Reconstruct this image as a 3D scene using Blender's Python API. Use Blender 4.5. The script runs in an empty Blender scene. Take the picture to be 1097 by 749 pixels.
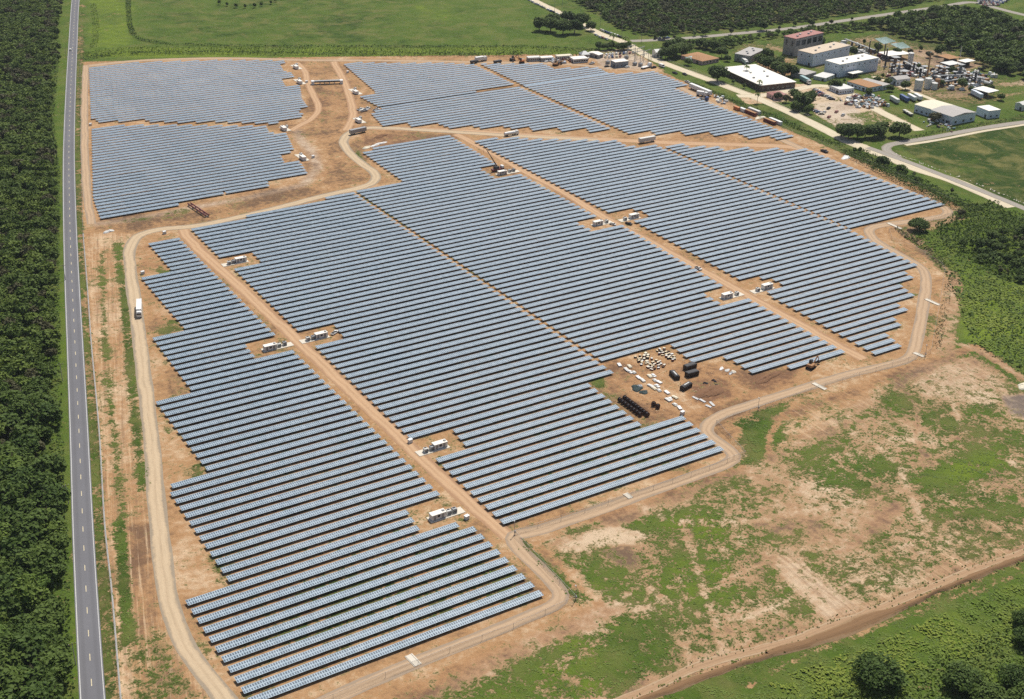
import bpy, bmesh, math, random
import numpy as np
from mathutils import Vector, Matrix, noise as mnoise

random.seed(7); RNG = np.random.default_rng(7)
scene = bpy.context.scene
COL = scene.collection
rad = math.radians

# ------------------------------------------------------------------ camera
# x runs along the panel rows, y across them (away from the viewer), z up; metres
PW, PH = 1097.0, 749.0
FOC, PITCH, ROLL, YAW, CAMH = 1384.43, 0.464492, 0.0197399, 0.564163, 270.0
_fw = np.array([math.sin(YAW) * math.cos(PITCH), math.cos(YAW) * math.cos(PITCH), -math.sin(PITCH)])
_r0 = np.array([math.cos(YAW), -math.sin(YAW), 0.0]); _u0 = np.cross(_r0, _fw)
_rt = math.cos(ROLL) * _r0 + math.sin(ROLL) * _u0
_up = -math.sin(ROLL) * _r0 + math.cos(ROLL) * _u0
cam_data = bpy.data.cameras.new('camera'); cam = bpy.data.objects.new('camera', cam_data); COL.objects.link(cam)
M = Matrix(((_rt[0], _up[0], -_fw[0], 0), (_rt[1], _up[1], -_fw[1], 0), (_rt[2], _up[2], -_fw[2], CAMH), (0, 0, 0, 1)))
cam.matrix_world = M
cam_data.sensor_fit = 'HORIZONTAL'; cam_data.sensor_width = 36.0
cam_data.lens = FOC / PW * 36.0
cam_data.clip_start = 1.0; cam_data.clip_end = 20000.0
scene.camera = cam

# ------------------------------------------------------------------ sky, sun, exposure
SUN_EL, SUN_AZ = rad(58), rad(52)        # azimuth from +y towards +x
world = bpy.data.worlds.new("World"); scene.world = world; world.use_nodes = True
wn = world.node_tree.nodes; wl = world.node_tree.links
sky = wn.new('ShaderNodeTexSky'); sky.sky_type = 'NISHITA'; sky.sun_disc = False
sky.sun_elevation = SUN_EL; sky.sun_rotation = SUN_AZ
sky.air_density = 1.0; sky.dust_density = 3.0; sky.ozone_density = 1.0
wn['Background'].inputs[1].default_value = 0.09
wl.new(sky.outputs[0], wn['Background'].inputs[0])
sun_d = bpy.data.lights.new('sun', 'SUN'); sun_d.energy = 4.6; sun_d.angle = rad(0.53); sun_d.color = (1.0, 0.95, 0.86)
sun = bpy.data.objects.new('sun', sun_d); COL.objects.link(sun)
sd = Vector((math.cos(SUN_EL) * math.sin(SUN_AZ), math.cos(SUN_EL) * math.cos(SUN_AZ), math.sin(SUN_EL)))
sun.rotation_euler = (-sd).to_track_quat('-Z', 'Y').to_euler(); sun.location = (300, 500, 600)
vs = scene.view_settings
vs.view_transform = 'Standard'; vs.look = 'None'; vs.gamma = 1.0; vs.use_curve_mapping = False; vs.exposure = -0.02
scene.cycles.max_bounces = 5; scene.cycles.diffuse_bounces = 2; scene.cycles.glossy_bounces = 2
scene.cycles.transparent_max_bounces = 4; scene.cycles.transmission_bounces = 2
scene.cycles.use_adaptive_sampling = True; scene.cycles.adaptive_threshold = 0.02
scene.cycles.use_denoising = False

# ------------------------------------------------------------------ survey: photo measure -> ground point in metres
def G(x, y, z=0.0):
    d = _fw + _rt * (x - PW / 2) / FOC - _up * (y - PH / 2) / FOC
    t = (z - CAMH) / d[2]
    return np.array([d[0] * t, d[1] * t])
def GP(pts, z=0.0): return np.array([G(x, y, z) for x, y in pts])
def P3(x, y, z=0.0):
    g = G(x, y); return (float(g[0]), float(g[1]), z)

# ------------------------------------------------------------------ object helpers
def thing(name, label, cat, loc=(0, 0, 0), rotz=0.0, group=None):
    o = bpy.data.objects.new(name, None); COL.objects.link(o)
    o.empty_display_size = 1.0
    o.location = loc; o.rotation_euler = (0, 0, rotz)
    o['label'] = label; o['category'] = cat
    if group: o['group'] = group
    return o
def tag(o, label=None, cat=None, group=None, kind=None):
    if label: o['label'] = label
    if cat: o['category'] = cat
    if group: o['group'] = group
    if kind: o['kind'] = kind
    return o
def link(name, me, parent=None, loc=None, rotz=0.0):
    o = bpy.data.objects.new(name, me); COL.objects.link(o)
    if parent is not None: o.parent = parent
    if loc is not None: o.location = loc
    if rotz: o.rotation_euler = (0, 0, rotz)
    return o
def dup(root, loc, rotz=0.0, label=None, group=None, scale=None):
    r = root.copy(); COL.objects.link(r); r.location = loc; r.rotation_euler = (0, 0, rotz)
    if scale: r.scale = (scale[0], scale[1], scale[2]) if hasattr(scale, '__len__') else (scale,) * 3
    if label: r['label'] = label
    if group: r['group'] = group
    for ch in list(root.children):
        c = ch.copy(); COL.objects.link(c); c.parent = r
        for g in list(ch.children):
            d = g.copy(); COL.objects.link(d); d.parent = c
    return r

class MB:
    """collects faces; build() links them as ONE mesh object"""
    def __init__(s): s.v = []; s.f = []; s.mi = []
    def quad(s, a, b, c, d, m=0):
        n = len(s.v); s.v += [a, b, c, d]; s.f.append((n, n + 1, n + 2, n + 3)); s.mi.append(m)
    def box(s, cx, cy, z0, sx, sy, sz, m=0, rz=0.0, bev=0.0, taper=1.0):
        hx, hy = sx / 2, sy / 2; c, sn = math.cos(rz), math.sin(rz)
        def T(x, y, z): return (cx + c * x - sn * y, cy + sn * x + c * y, z)
        b = min(bev, hx * .9, hy * .9, sz * .45)
        n = len(s.v)
        if b <= 0:
            s.v += [T(-hx, -hy, z0), T(hx, -hy, z0), T(hx, hy, z0), T(-hx, hy, z0)]
            s.v += [T(x * taper, y * taper, z0 + sz) for x, y in ((-hx, -hy), (hx, -hy), (hx, hy), (-hx, hy))]
            F = [(3, 2, 1, 0), (4, 5, 6, 7), (0, 1, 5, 4), (1, 2, 6, 5), (2, 3, 7, 6), (3, 0, 4, 7)]
        else:
            rings = [(0, 0, z0), (1, 0, z0 + sz - b), (2, b, z0 + sz)]
            for _, i, z in rings:
                k = taper if z > z0 else 1.0
                s.v += [T((hx - i) * sx_ * k, (hy - i) * sy_ * k, z) for sx_, sy_ in ((-1, -1), (1, -1), (1, 1), (-1, 1))]
            F = [(3, 2, 1, 0), (8, 9, 10, 11)]
            for r in (0, 4):
                for i in range(4): F.append((r + i, r + (i + 1) % 4, r + 4 + (i + 1) % 4, r + 4 + i))
        s.f += [tuple(n + i for i in f) for f in F]; s.mi += [m] * len(F)
        return s
    def tube(s, p, q, r0, r1=None, n=6, m=0, caps=True):
        r1 = r0 if r1 is None else r1
        p, q = Vector(p), Vector(q); d = (q - p).normalized()
        a = d.orthogonal().normalized(); b = d.cross(a); k = len(s.v)
        for c, r in ((p, r0), (q, r1)):
            for i in range(n):
                t = 2 * math.pi * i / n; s.v.append(tuple(c + (a * math.cos(t) + b * math.sin(t)) * r))
        for i in range(n):
            s.f.append((k + i, k + (i + 1) % n, k + n + (i + 1) % n, k + n + i)); s.mi.append(m)
        if caps:
            s.f.append(tuple(k + i for i in reversed(range(n)))); s.f.append(tuple(k + n + i for i in range(n))); s.mi += [m, m]
        return s
    def prism(s, pts, z0, z1, m=0, mtop=None):
        n = len(pts); k = len(s.v)
        s.v += [(x, y, z0) for x, y in pts] + [(x, y, z1) for x, y in pts]
        for i in range(n): s.f.append((k + i, k + (i + 1) % n, k + n + (i + 1) % n, k + n + i)); s.mi.append(m)
        s.f.append(tuple(k + n + i for i in range(n))); s.mi.append(m if mtop is None else mtop)
        return s
    def extr(s, prof, x0, x1, m=0):
        """profile in (y,z) extruded along x"""
        n = len(prof); k = len(s.v)
        s.v += [(x0, y, z) for y, z in prof] + [(x1, y, z) for y, z in prof]
        for i in range(n): s.f.append((k + i, k + n + i, k + n + (i + 1) % n, k + (i + 1) % n)); s.mi.append(m)
        s.f.append(tuple(k + i for i in range(n))); s.f.append(tuple(k + n + i for i in reversed(range(n)))); s.mi += [m, m]
        return s
    def mesh(s, name, mats):
        me = bpy.data.meshes.new(name); me.from_pydata([tuple(map(float, v)) for v in s.v], [], s.f)
        for m in (mats if isinstance(mats, (list, tuple)) else [mats]): me.materials.append(m)
        me.polygons.foreach_set('material_index', s.mi); me.update(); me.shade_flat()
        return me
    def build(s, name, mats, parent=None, loc=None, rotz=0.0):
        return link(name, s.mesh(name, mats), parent, loc, rotz)

def quads_mesh(name, V, mat):
    """V: (n,4,3) float array of separate quads"""
    n = len(V); me = bpy.data.meshes.new(name)
    me.vertices.add(n * 4); me.vertices.foreach_set('co', np.asarray(V, np.float32).reshape(-1))
    me.loops.add(n * 4); me.loops.foreach_set('vertex_index', np.arange(n * 4, dtype=np.int32))
    me.polygons.add(n); me.polygons.foreach_set('loop_start', np.arange(0, n * 4, 4, dtype=np.int32))
    me.polygons.foreach_set('loop_total', np.full(n, 4, np.int32))
    me.materials.append(mat); me.update(calc_edges=True); me.shade_flat(); return me

# ------------------------------------------------------------------ materials
class NT:
    def __init__(s, name):
        s.m = bpy.data.materials.new(name); s.m.use_nodes = True; s.t = s.m.node_tree
        s.b = s.t.nodes['Principled BSDF']; s.out = s.t.nodes['Material Output']
    def n(s, typ, **kw):
        x = s.t.nodes.new(typ)
        for k, v in kw.items(): setattr(x, k, v)
        return x
    def l(s, a, b): s.t.links.new(a, b)
    def put(s, sock, v):
        if hasattr(v, 'is_linked') or hasattr(v, 'links'): s.l(v, sock)
        else: sock.default_value = v
    def math(s, op, a, b=0.0, c=0.0, clamp=False):
        x = s.n('ShaderNodeMath', operation=op, use_clamp=clamp)
        for i, v in enumerate((a, b, c)): s.put(x.inputs[i], v)
        return x.outputs[0]
    def mix(s, f, a, b):
        x = s.n('ShaderNodeMix', data_type='RGBA'); s.put(x.inputs[0], f)
        for k, v in ((6, a), (7, b)):
            if isinstance(v, tuple): x.inputs[k].default_value = (v[0], v[1], v[2], 1)
            else: s.l(v, x.inputs[k])
        return x.outputs[2]
    def noise(s, vec, scale, detail=4.0, rough=0.55, dist=0.0):
        x = s.n('ShaderNodeTexNoise'); s.l(vec, x.inputs['Vector'])
        x.inputs['Scale'].default_value = scale; x.inputs['Detail'].default_value = detail
        x.inputs['Roughness'].default_value = rough; x.inputs['Distortion'].default_value = dist
        return x.outputs['Fac']
    def step(s, v, lo, hi):
        x = s.n('ShaderNodeMapRange', interpolation_type='SMOOTHSTEP'); s.put(x.inputs[0], v)
        s.put(x.inputs[1], lo); s.put(x.inputs[2], hi); return x.outputs[0]
    def attr(s, name):
        x = s.n('ShaderNodeAttribute', attribute_name=name); return x.outputs['Fac']
    def pos(s): return s.n('ShaderNodeNewGeometry').outputs['Position']
    def obj(s): return s.n('ShaderNodeTexCoord').outputs['Object']
    def orand(s): return s.n('ShaderNodeObjectInfo').outputs['Random']
    def scale(s, vec, v):
        x = s.n('ShaderNodeMapping'); s.l(vec, x.inputs[0]); x.inputs['Scale'].default_value = v; return x.outputs[0]
    def bump(s, h, strength=0.5, dist=0.3):
        x = s.n('ShaderNodeBump'); x.inputs['Strength'].default_value = strength; x.inputs['Distance'].default_value = dist
        s.l(h, x.inputs['Height']); s.l(x.outputs[0], s.b.inputs['Normal'])
    def base(s, v):
        if isinstance(v, tuple): s.b.inputs['Base Color'].default_value = (v[0], v[1], v[2], 1)
        else: s.l(v, s.b.inputs['Base Color'])
    def rough(s, r, spec=0.3, metal=0.0):
        s.b.inputs['Roughness'].default_value = r; s.b.inputs['Specular IOR Level'].default_value = spec; s.b.inputs['Metallic'].default_value = metal
_pm = {}
def paint(name, c, r=0.5, spec=0.4, metal=0.0, dirt=0.25, sc=0.6):
    """painted / plain surface with weathering noise"""
    if name in _pm: return _pm[name]
    t = NT(name); p = t.obj()
    n1 = t.noise(p, sc * .3, 4, .5); n2 = t.noise(t.scale(p, (3, 3, .25)), sc * .8, 3, .6)
    f = t.math('MULTIPLY', t.step(t.math('ADD', n1, t.math('MULTIPLY', n2, .5)), .78, 1.2), dirt * .8)
    t.base(t.mix(f, c, (c[0] * .45 + .03, c[1] * .42 + .022, c[2] * .38 + .014)))
    t.rough(r, spec, metal); _pm[name] = t.m
    return t.m
# ================================================================== ground (one sheet to the horizon)
def axis(lo, hi, step, far_lo, far_hi):
    a = np.arange(lo, hi + step, step)
    def out(d):
        r = []; s = step; x = 0
        while x < d: s *= 1.25; x += s; r.append(x)
        return np.array(r)
    return np.concatenate([(lo - out(lo - far_lo))[::-1], a, a[-1] + out(far_hi - a[-1])])
XS = axis(-10, 740, 2.0, -3000, 5000); YS = axis(150, 1120, 2.0, -1500, 6000)
GX, GY = np.meshgrid(XS, YS); NXG, NYG = len(XS), len(YS)
FX, FY = GX.ravel(), GY.ravel(); NG = len(FX)
A = dict(veg=np.full(NG, 1.1), lush=np.full(NG, .45), sand=np.full(NG, .5), grey=np.zeros(NG), red=np.zeros(NG), streak=np.zeros(NG), streak2=np.zeros(NG))
HZ = np.zeros(NG)
def sdf(poly):
    p = np.asarray(poly, float); q = np.roll(p, -1, 0)
    lo, hi = p.min(0) - 25, p.max(0) + 25
    idx = np.where((FX > lo[0]) & (FX < hi[0]) & (FY > lo[1]) & (FY < hi[1]))[0]
    x, y = FX[idx], FY[idx]; d = np.full(len(idx), 1e9); ins = np.zeros(len(idx), bool)
    for a, b in zip(p, q):
        e = b - a; L = (e ** 2).sum() + 1e-9
        t = np.clip(((x - a[0]) * e[0] + (y - a[1]) * e[1]) / L, 0, 1)
        d = np.minimum(d, np.hypot(x - a[0] - t * e[0], y - a[1] - t * e[1]))
        c = ((a[1] > y) != (b[1] > y)) & (x < (b[0] - a[0]) * (y - a[1]) / (b[1] - a[1] + 1e-12) + a[0])
        ins ^= c
    return idx, np.where(ins, -d, d)
def ldist(line):
    p = np.asarray(line, float); lo, hi = p.min(0) - 40, p.max(0) + 40
    idx = np.where((FX > lo[0]) & (FX < hi[0]) & (FY > lo[1]) & (FY < hi[1]))[0]
    x, y = FX[idx], FY[idx]; d = np.full(len(idx), 1e9)
    for a, b in zip(p[:-1], p[1:]):
        e = b - a; L = (e ** 2).sum() + 1e-9
        t = np.clip(((x - a[0]) * e[0] + (y - a[1]) * e[1]) / L, 0, 1)
        d = np.minimum(d, np.hypot(x - a[0] - t * e[0], y - a[1] - t * e[1]))
    return idx, d
def sm(x): x = np.clip(x, 0, 1); return x * x * (3 - 2 * x)
def area(px, soft=3.0, k=1.0, **kw):
    idx, d = sdf(GP(px)); w = sm(.5 - d / (2 * soft)) * k
    for n, v in kw.items(): A[n][idx] += (v - A[n][idx]) * w
def stroke(px, width, soft=2.0, k=1.0, world=False, **kw):
    idx, d = ldist(px if world else GP(px)); w = sm(.5 - (d - width / 2) / (2 * soft)) * k
    for n, v in kw.items(): A[n][idx] += (v - A[n][idx]) * w

def smooth_line_(p):
    q = []
    for i in range(len(p) - 1):
        for k in range(12): q.append(p[i] + (p[i + 1] - p[i]) * k / 12)
    q = np.array(q + [p[-1]]); r = q.copy()
    for _ in range(6): r[1:-1] = (r[:-2] + r[1:-1] * 2 + r[2:]) / 4
    return r
# --- meadow north of the site
area([(60, -60), (600, -60), (560, -10), (640, 42), (640, 63), (85, 66)], 6, veg=1.2, lush=.46, sand=.55)
area([(100, -20), (150, -20), (140, 50), (250, 52), (600, 50), (630, 62), (92, 62)], 6, veg=1.2, lush=.75)
area([(102, 10), (140, 12), (138, 32), (104, 32)], 3, .5, veg=.6, red=.4)
area([(440, 0), (490, 2), (480, 22), (450, 20)], 5, .7, lush=.7, veg=.97)
area([(345, 25), (385, 22), (390, 47), (340, 47)], 7, .6, veg=1.1, lush=.15)
area([(170, 5), (420, -10), (430, 45), (160, 45)], 10, .5, veg=1.1, lush=.3, sand=.6)
FARW_ = [(590, -12), (630, 10), (668, 33), (690, 39), (740, 36), (800, 30), (850, 25), (905, 17), (960, 9), (1000, 2), (1040, -8), (1000, -40), (560, -45)]
NEW_ = [(930, 30), (960, 20), (1000, 15), (1030, 12), (1060, 18), (1100, 30), (1125, 50), (1125, 92), (1080, 82), (1045, 66), (1010, 48), (965, 40)]
# --- solar site bare soil
SITE = [(88, 66), (330, 61), (640, 58), (700, 66), (760, 98), (830, 133), (960, 188), (1032, 222), (1026, 241), (968, 246), (990, 270), (1008, 290), (1024, 296), (1020, 340), (1010, 384), (880, 428), (795, 458), (803, 490), (700, 535), (582, 580), (652, 645), (520, 705), (400, 760), (120, 790), (106, 640), (96, 480), (91, 300), (86, 200)]
area(SITE, 1.5, veg=.04, sand=.52, lush=.4)
# soil tone inside the blocks
area([(160, 262), (195, 256), (580, 632), (270, 750), (150, 300)], 2, veg=.16, sand=.42, lush=.25)
area([(205, 246), (378, 206), (690, 455), (770, 482), (540, 560)], 2, veg=.16, sand=.42, lush=.25)
area([(270, 690), (330, 620), (480, 575), (560, 610), (580, 632), (400, 690)], 6, .8, veg=.5, lush=.2)
area([(560, 500), (700, 440), (770, 478), (600, 530)], 6, .6, veg=.45, lush=.2)
stroke([(385, 207), (450, 250), (540, 312)], 5, 2, veg=.45, lush=.25)
stroke([(540, 312), (650, 388)], 4, 1.5, veg=.12, sand=.6)
area([(628, 405), (655, 398), (662, 405), (648, 418), (632, 412)], 2, veg=.75, lush=.3)
area([(650, 425), (690, 452), (700, 447), (660, 420)], 2, .5, veg=.6)
area([(640, 385), (745, 388), (805, 400), (860, 395), (800, 440), (760, 455), (695, 450), (650, 415)], 3, sand=.36, veg=.05, red=.22)
for pl in ([(660, 408), (700, 430), (735, 440), (790, 425)], [(705, 395), (725, 410), (735, 430)], [(715, 392), (735, 388), (760, 396), (800, 418)], [(690, 410), (715, 418), (750, 440)]): stroke(pl, 2.5, 1.5, .6, sand=.75)
area([(740, 405), (780, 408), (785, 425), (755, 432), (738, 420)], 3, sand=.15, red=.5)
area([(800, 402), (850, 398), (850, 412), (810, 418)], 4, sand=.2, red=.4)
# wash between the two halves of the site
area([(320, 64), (372, 64), (405, 110), (392, 135), (505, 148), (385, 160), (420, 195), (350, 212), (205, 245), (110, 250), (100, 236), (212, 216), (330, 190), (318, 160), (290, 138), (332, 115)], 3, sand=.4, veg=.03)
area([(335, 95), (370, 95), (372, 130), (340, 125)], 6, .7, sand=.3, red=.2)
area([(385, 143), (500, 147), (480, 148), (390, 160)], 4, .9, sand=.18, red=.35)
area([(240, 215), (330, 195), (400, 190), (330, 212), (120, 245)], 4, .5, sand=.28)
stroke([(105, 240), (150, 234), (210, 222), (260, 213), (325, 198), (340, 180), (335, 165), (322, 150), (318, 140)], 7, 3, .8, grey=.6, sand=.5)
area([(130, 236), (165, 231), (160, 236), (135, 240)], 2, .7, veg=.7, lush=.2)
area([(175, 227), (208, 222), (206, 227), (176, 232)], 2, .6, veg=.6, lush=.2)
area([(383, 160), (402, 185), (396, 180), (380, 166)], 2, .8, veg=.8, lush=.3)
stroke([(345, 75), (350, 100), (345, 130), (360, 165), (372, 185), (330, 205), (260, 222), (180, 235)], 6, 4, .5, sand=.22)
# ground left of block A and pockets
area([(148, 262), (160, 262), (205, 355), (190, 362), (170, 350), (150, 300)], 2, sand=.5, red=.25, veg=.1)
for pl in ([(170, 285), (186, 288), (176, 296), (166, 292)], [(172, 335), (200, 352), (165, 362), (178, 345)], [(165, 425), (205, 415), (170, 440)], [(170, 440), (185, 465), (175, 460)], [(200, 505), (222, 488), (224, 505), (205, 512)], [(228, 598), (246, 622), (232, 624), (226, 610)], [(208, 680), (228, 700), (218, 700), (210, 690)]):
    area(pl, 2.5, .85, veg=.62, lush=.25)
area([(186, 545), (225, 600), (240, 622), (200, 640), (185, 600)], 3, sand=.58, red=.15)
# --- highway verges
area([(84, -20), (92, -20), (90, 66), (86, 160), (88, 230), (91, 300), (106, 450), (113, 556), (130, 749), (104, 749), (92, 560), (87, 420), (84, 312), (79, 190), (79, 127)], 1.2, veg=.62, lush=.32, sand=.4)
area([(40, 749), (96, 760), (84, 620), (78, 500), (74, 400), (70, 300), (66, 200), (66, 120), (70, 60), (74, 10), (62, 60), (60, 200), (64, 400), (66, 560)], 2, veg=.93, lush=.55)
# --- strip between highway fence and haul road
area([(91, 250), (150, 250), (140, 300), (155, 400), (164, 530), (172, 620), (195, 690), (240, 755), (132, 755), (122, 636), (114, 559), (108, 459), (100, 370), (95, 313)], 1, sand=.66, veg=.12, red=.12)
area([(134, 562), (163, 562), (168, 620), (174, 672), (150, 690), (139, 680)], 2, sand=.25, veg=.06, red=.2)
stroke([(126, 262), (128, 287), (133, 313), (138, 370), (143, 421), (150, 497), (153, 525)], 4.5, 1.6, veg=.72, lush=.3)
stroke([(109, 270), (112, 364), (116, 400), (118, 430), (125, 485), (131, 549), (131, 597), (135, 661), (139, 689), (146, 717), (150, 752)], 2.6, 1.6, veg=.62, lush=.35)
stroke([(127, 560), (131, 597), (135, 661), (139, 690)], 4.0, 1.2, veg=.9, lush=.4)
area([(142, 690), (168, 672), (185, 705), (215, 745), (150, 755)], 3, .9, veg=.5, lush=.35, sand=.35)
area([(100, 380), (112, 380), (118, 470), (108, 470)], 2, .5, veg=.4)
# --- rough field in the south east
area([(582, 580), (800, 500), (990, 390), (1045, 380), (1110, 425), (1110, 590), (960, 650), (700, 745), (640, 780), (400, 780), (520, 705), (652, 645)], 3, veg=.46, sand=.52, lush=.4, red=0, grey=.18)
area([(586, 579), (662, 562), (703, 572), (683, 582), (604, 594)], 2, veg=.08, sand=.85)
area([(637, 588), (673, 584), (690, 612), (662, 607)], 2, veg=.12, sand=.2)
for pl, v, lu in (([(591, 596), (625, 600), (670, 612), (668, 632), (640, 644), (612, 625)], .72, .4), ([(655, 661), (718, 659), (725, 712), (690, 735), (645, 744), (637, 700)], .95, .25), ([(706, 600), (760, 590), (790, 596), (798, 622), (785, 652), (731, 651), (700, 632)], .78, .42), ([(662, 561), (700, 552), (760, 545), (795, 565), (770, 582), (703, 572)], .8, .5), ([(540, 694), (604, 669), (642, 666), (655, 749), (600, 790), (420, 770)], .6, .4), ([(560, 715), (640, 700), (640, 745), (500, 760)], .7, .5), ([(740, 655), (775, 660), (778, 690), (755, 700)], .6, .25),
        ([(945, 418), (980, 432), (962, 439), (940, 429)], .8, .25), ([(975, 444), (1013, 439), (996, 450)], .75, .2), ([(980, 449), (1001, 468), (985, 472)], .75, .25), ([(1006, 457), (1019, 447), (1034, 457), (1001, 464)], .78, .25), ([(1036, 438), (1057, 430), (1070, 444), (1047, 450)], .78, .25), ([(909, 475), (955, 454), (962, 466), (919, 478)], .66, .5), ([(860, 502), (919, 485), (962, 487), (965, 503), (924, 526), (873, 521)], .7, .3), ([(973, 513), (1021, 495), (1072, 475), (1084, 495), (1042, 515), (1001, 524)], .96, .6), ([(975, 523), (1011, 525), (1100, 526), (1100, 559), (1016, 554)], .68, .3), ([(812, 530), (850, 521), (884, 546), (842, 560), (812, 570), (800, 550)], .72, .35), ([(1070, 464), (1100, 460), (1100, 484), (1080, 478)], .7, .25), ([(830, 478), (870, 480), (868, 492), (832, 492)], .55, .35), ([(840, 600), (880, 640), (870, 655), (845, 630)], .5, .3), ([(795, 590), (812, 582), (840, 640), (830, 650)], .5, .3)):
    area(pl, 5, .95, veg=v * 1.02, lush=lu + .16)
area([(845, 588), (925, 600), (985, 556), (1100, 560), (1100, 590), (960, 645), (925, 660)], 4, .8, veg=.42, sand=.62, lush=.3)
area([(817, 592), (845, 586), (925, 661), (893, 671), (843, 623)], 2, veg=.06, sand=.78, red=.12)
area([(883, 597), (927, 562), (958, 536), (968, 546), (930, 575), (906, 592)], 3, .9, veg=.04, sand=.3, red=.45)
area([(800, 500), (830, 480), (860, 520), (900, 548), (960, 540), (900, 600), (845, 588), (810, 560)], 5, .6, sand=.5, veg=.12)
area([(840, 440), (900, 415), (960, 405), (945, 425), (880, 470), (835, 480)], 4, .8, veg=.12, sand=.68)
area([(975, 395), (1040, 382), (1085, 415), (1060, 432), (985, 425)], 5, .8, veg=.1, sand=.72, grey=.25)
area([(1072, 424), (1110, 422), (1110, 452), (1083, 444)], 2, veg=0, sand=.1, grey=.8)
area([(955, 410), (1000, 384), (1030, 380), (1020, 388), (985, 402), (960, 418)], 3, .9, sand=.12, red=.15, veg=.02)
stroke([(1015, 382), (975, 396), (930, 413), (880, 432), (830, 448)], 7, 3, .8, sand=.2, red=.2, veg=.03)
stroke([(797, 500), (740, 522), (690, 541), (640, 556)], 7, 3, .8, sand=.3, red=.4, veg=.04)
stroke([(560, 572), (590, 600), (640, 645), (648, 652)], 4, 1.6, .8, sand=.42, red=.3, veg=.05)
stroke([(650, 652), (600, 676), (540, 702), (440, 745)], 9, 3, .9, sand=.3, red=.35, veg=.04)
stroke([(556, 580), (605, 628), (628, 644)], 5, 1.6, .9, veg=.85, lush=.35)
area([(782, 452), (850, 428), (838, 440), (800, 462)], 2, .9, veg=.9, lush=.3)
area([(790, 466), (812, 478), (800, 484), (788, 472)], 2, .9, veg=.7, lush=.2)
stroke([(822, 492), (824, 467), (837, 447), (868, 430)], 3, 1.5, .9, sand=.3, red=.3, veg=.02)
# farm tracks bottom right
stroke([(640, 762), (690, 740), (755, 714), (820, 695), (901, 668), (960, 646), (1100, 590)], 9, 3, sand=.45, veg=.15, red=.15)
area([(840, 738), (930, 700), (1100, 614), (1110, 790), (760, 790)], 4, veg=.97, lush=.62)
stroke([(800, 735), (858, 704), (927, 676), (980, 656), (1059, 628), (1100, 609)], 3, 2, .8, veg=.2, sand=.55)
# --- scrub east of the site
area([(962, 246), (1030, 224), (1060, 215), (1110, 240), (1110, 400), (1040, 372), (1028, 330), (1010, 292), (990, 268)], 3, veg=.98, lush=.6)
area([(1020, 315), (1097, 300), (1097, 385), (1030, 360)], 5, .8, veg=.97, lush=.85)
stroke([(1022, 300), (1020, 340), (1012, 378)], 9, 3, .9, veg=.08, sand=.55, grey=.2)
stroke([(1012, 382), (1045, 372), (1075, 390), (1110, 418)], 6, 2.5, veg=.12, sand=.35, red=.15)
stroke([(1030, 369), (1055, 378), (1080, 395), (1110, 412)], 3.5, 2, .8, veg=.05, sand=.7, grey=.3)
# perimeter verge (outside fence, brown)
stroke([(1030, 232), (970, 248), (985, 262), (1018, 292)], 8, 3, .8, sand=.25, grey=.3, veg=.1)
area([(962, 296), (985, 287), (978, 330), (965, 372), (950, 372)], 3, .8, sand=.6, veg=.2)
area([(990, 335), (1003, 335), (998, 365), (988, 372)], 3, .7, veg=.6, lush=.3)
# --- north east: roads, works yard, paddock
area([(640, 40), (700, 72), (830, 132), (960, 188), (1032, 222), (1110, 250), (1110, 60), (1000, 20), (820, 30), (700, 36)], 3, veg=1.0, lush=.42, sand=.6)
stroke([(690, 76), (760, 102), (830, 138), (900, 170), (960, 198), (1015, 222)], 12, 3, .8, veg=.06, sand=.5)
area([(640, 62), (690, 60), (712, 76), (670, 79), (560, 68), (560, 58)], 3, .9, veg=.02, sand=.5)
area([(632, 55), (672, 52), (694, 66), (690, 74), (645, 74)], 2, .8, veg=.02, grey=.8, sand=.6)
area([(775, 62), (800, 52), (830, 56), (880, 80), (935, 78), (1010, 80), (1060, 70), (1010, 48), (960, 42), (920, 38), (860, 55), (800, 45), (790, 52)], 3, .85, veg=.42, sand=.4, grey=.4, lush=.3)
area([(855, 90), (905, 92), (945, 115), (990, 140), (940, 135), (900, 125), (845, 100)], 2, .9, veg=.03, sand=.95, grey=.35)
area([(800, 56), (830, 60), (862, 76), (840, 82), (815, 72)], 3, .9, veg=.03, sand=.25, red=.3)
area([(870, 112), (905, 108), (935, 130), (905, 142), (872, 122)], 2, .9, veg=.04, grey=.7, sand=.8)
area([(790, 104), (850, 90), (900, 98), (860, 108), (800, 112)], 2, .8, veg=.05, sand=.85, grey=.2)
area([(925, 60), (1010, 50), (1060, 80), (1075, 100), (1000, 108), (940, 90)], 4, .7, veg=.12, grey=.5, sand=.35)
area([(970, 96), (1060, 100), (1080, 112), (990, 112)], 3, .8, veg=.5, lush=.2, sand=.3)
area([(1073, 88), (1110, 84), (1110, 104), (1090, 100)], 3, .9, veg=.05, grey=.7, sand=.7)
area([(905, 122), (1000, 108), (1000, 130), (940, 138)], 4, .6, veg=.85, lush=.35)
area([(962, 154), (1110, 128), (1110, 228), (1040, 196), (985, 172)], 2, veg=1.0, lush=.12, sand=.55)
stroke([(990, 162), (1030, 180), (1080, 205)], 3, 4, .5, veg=.6)

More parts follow.
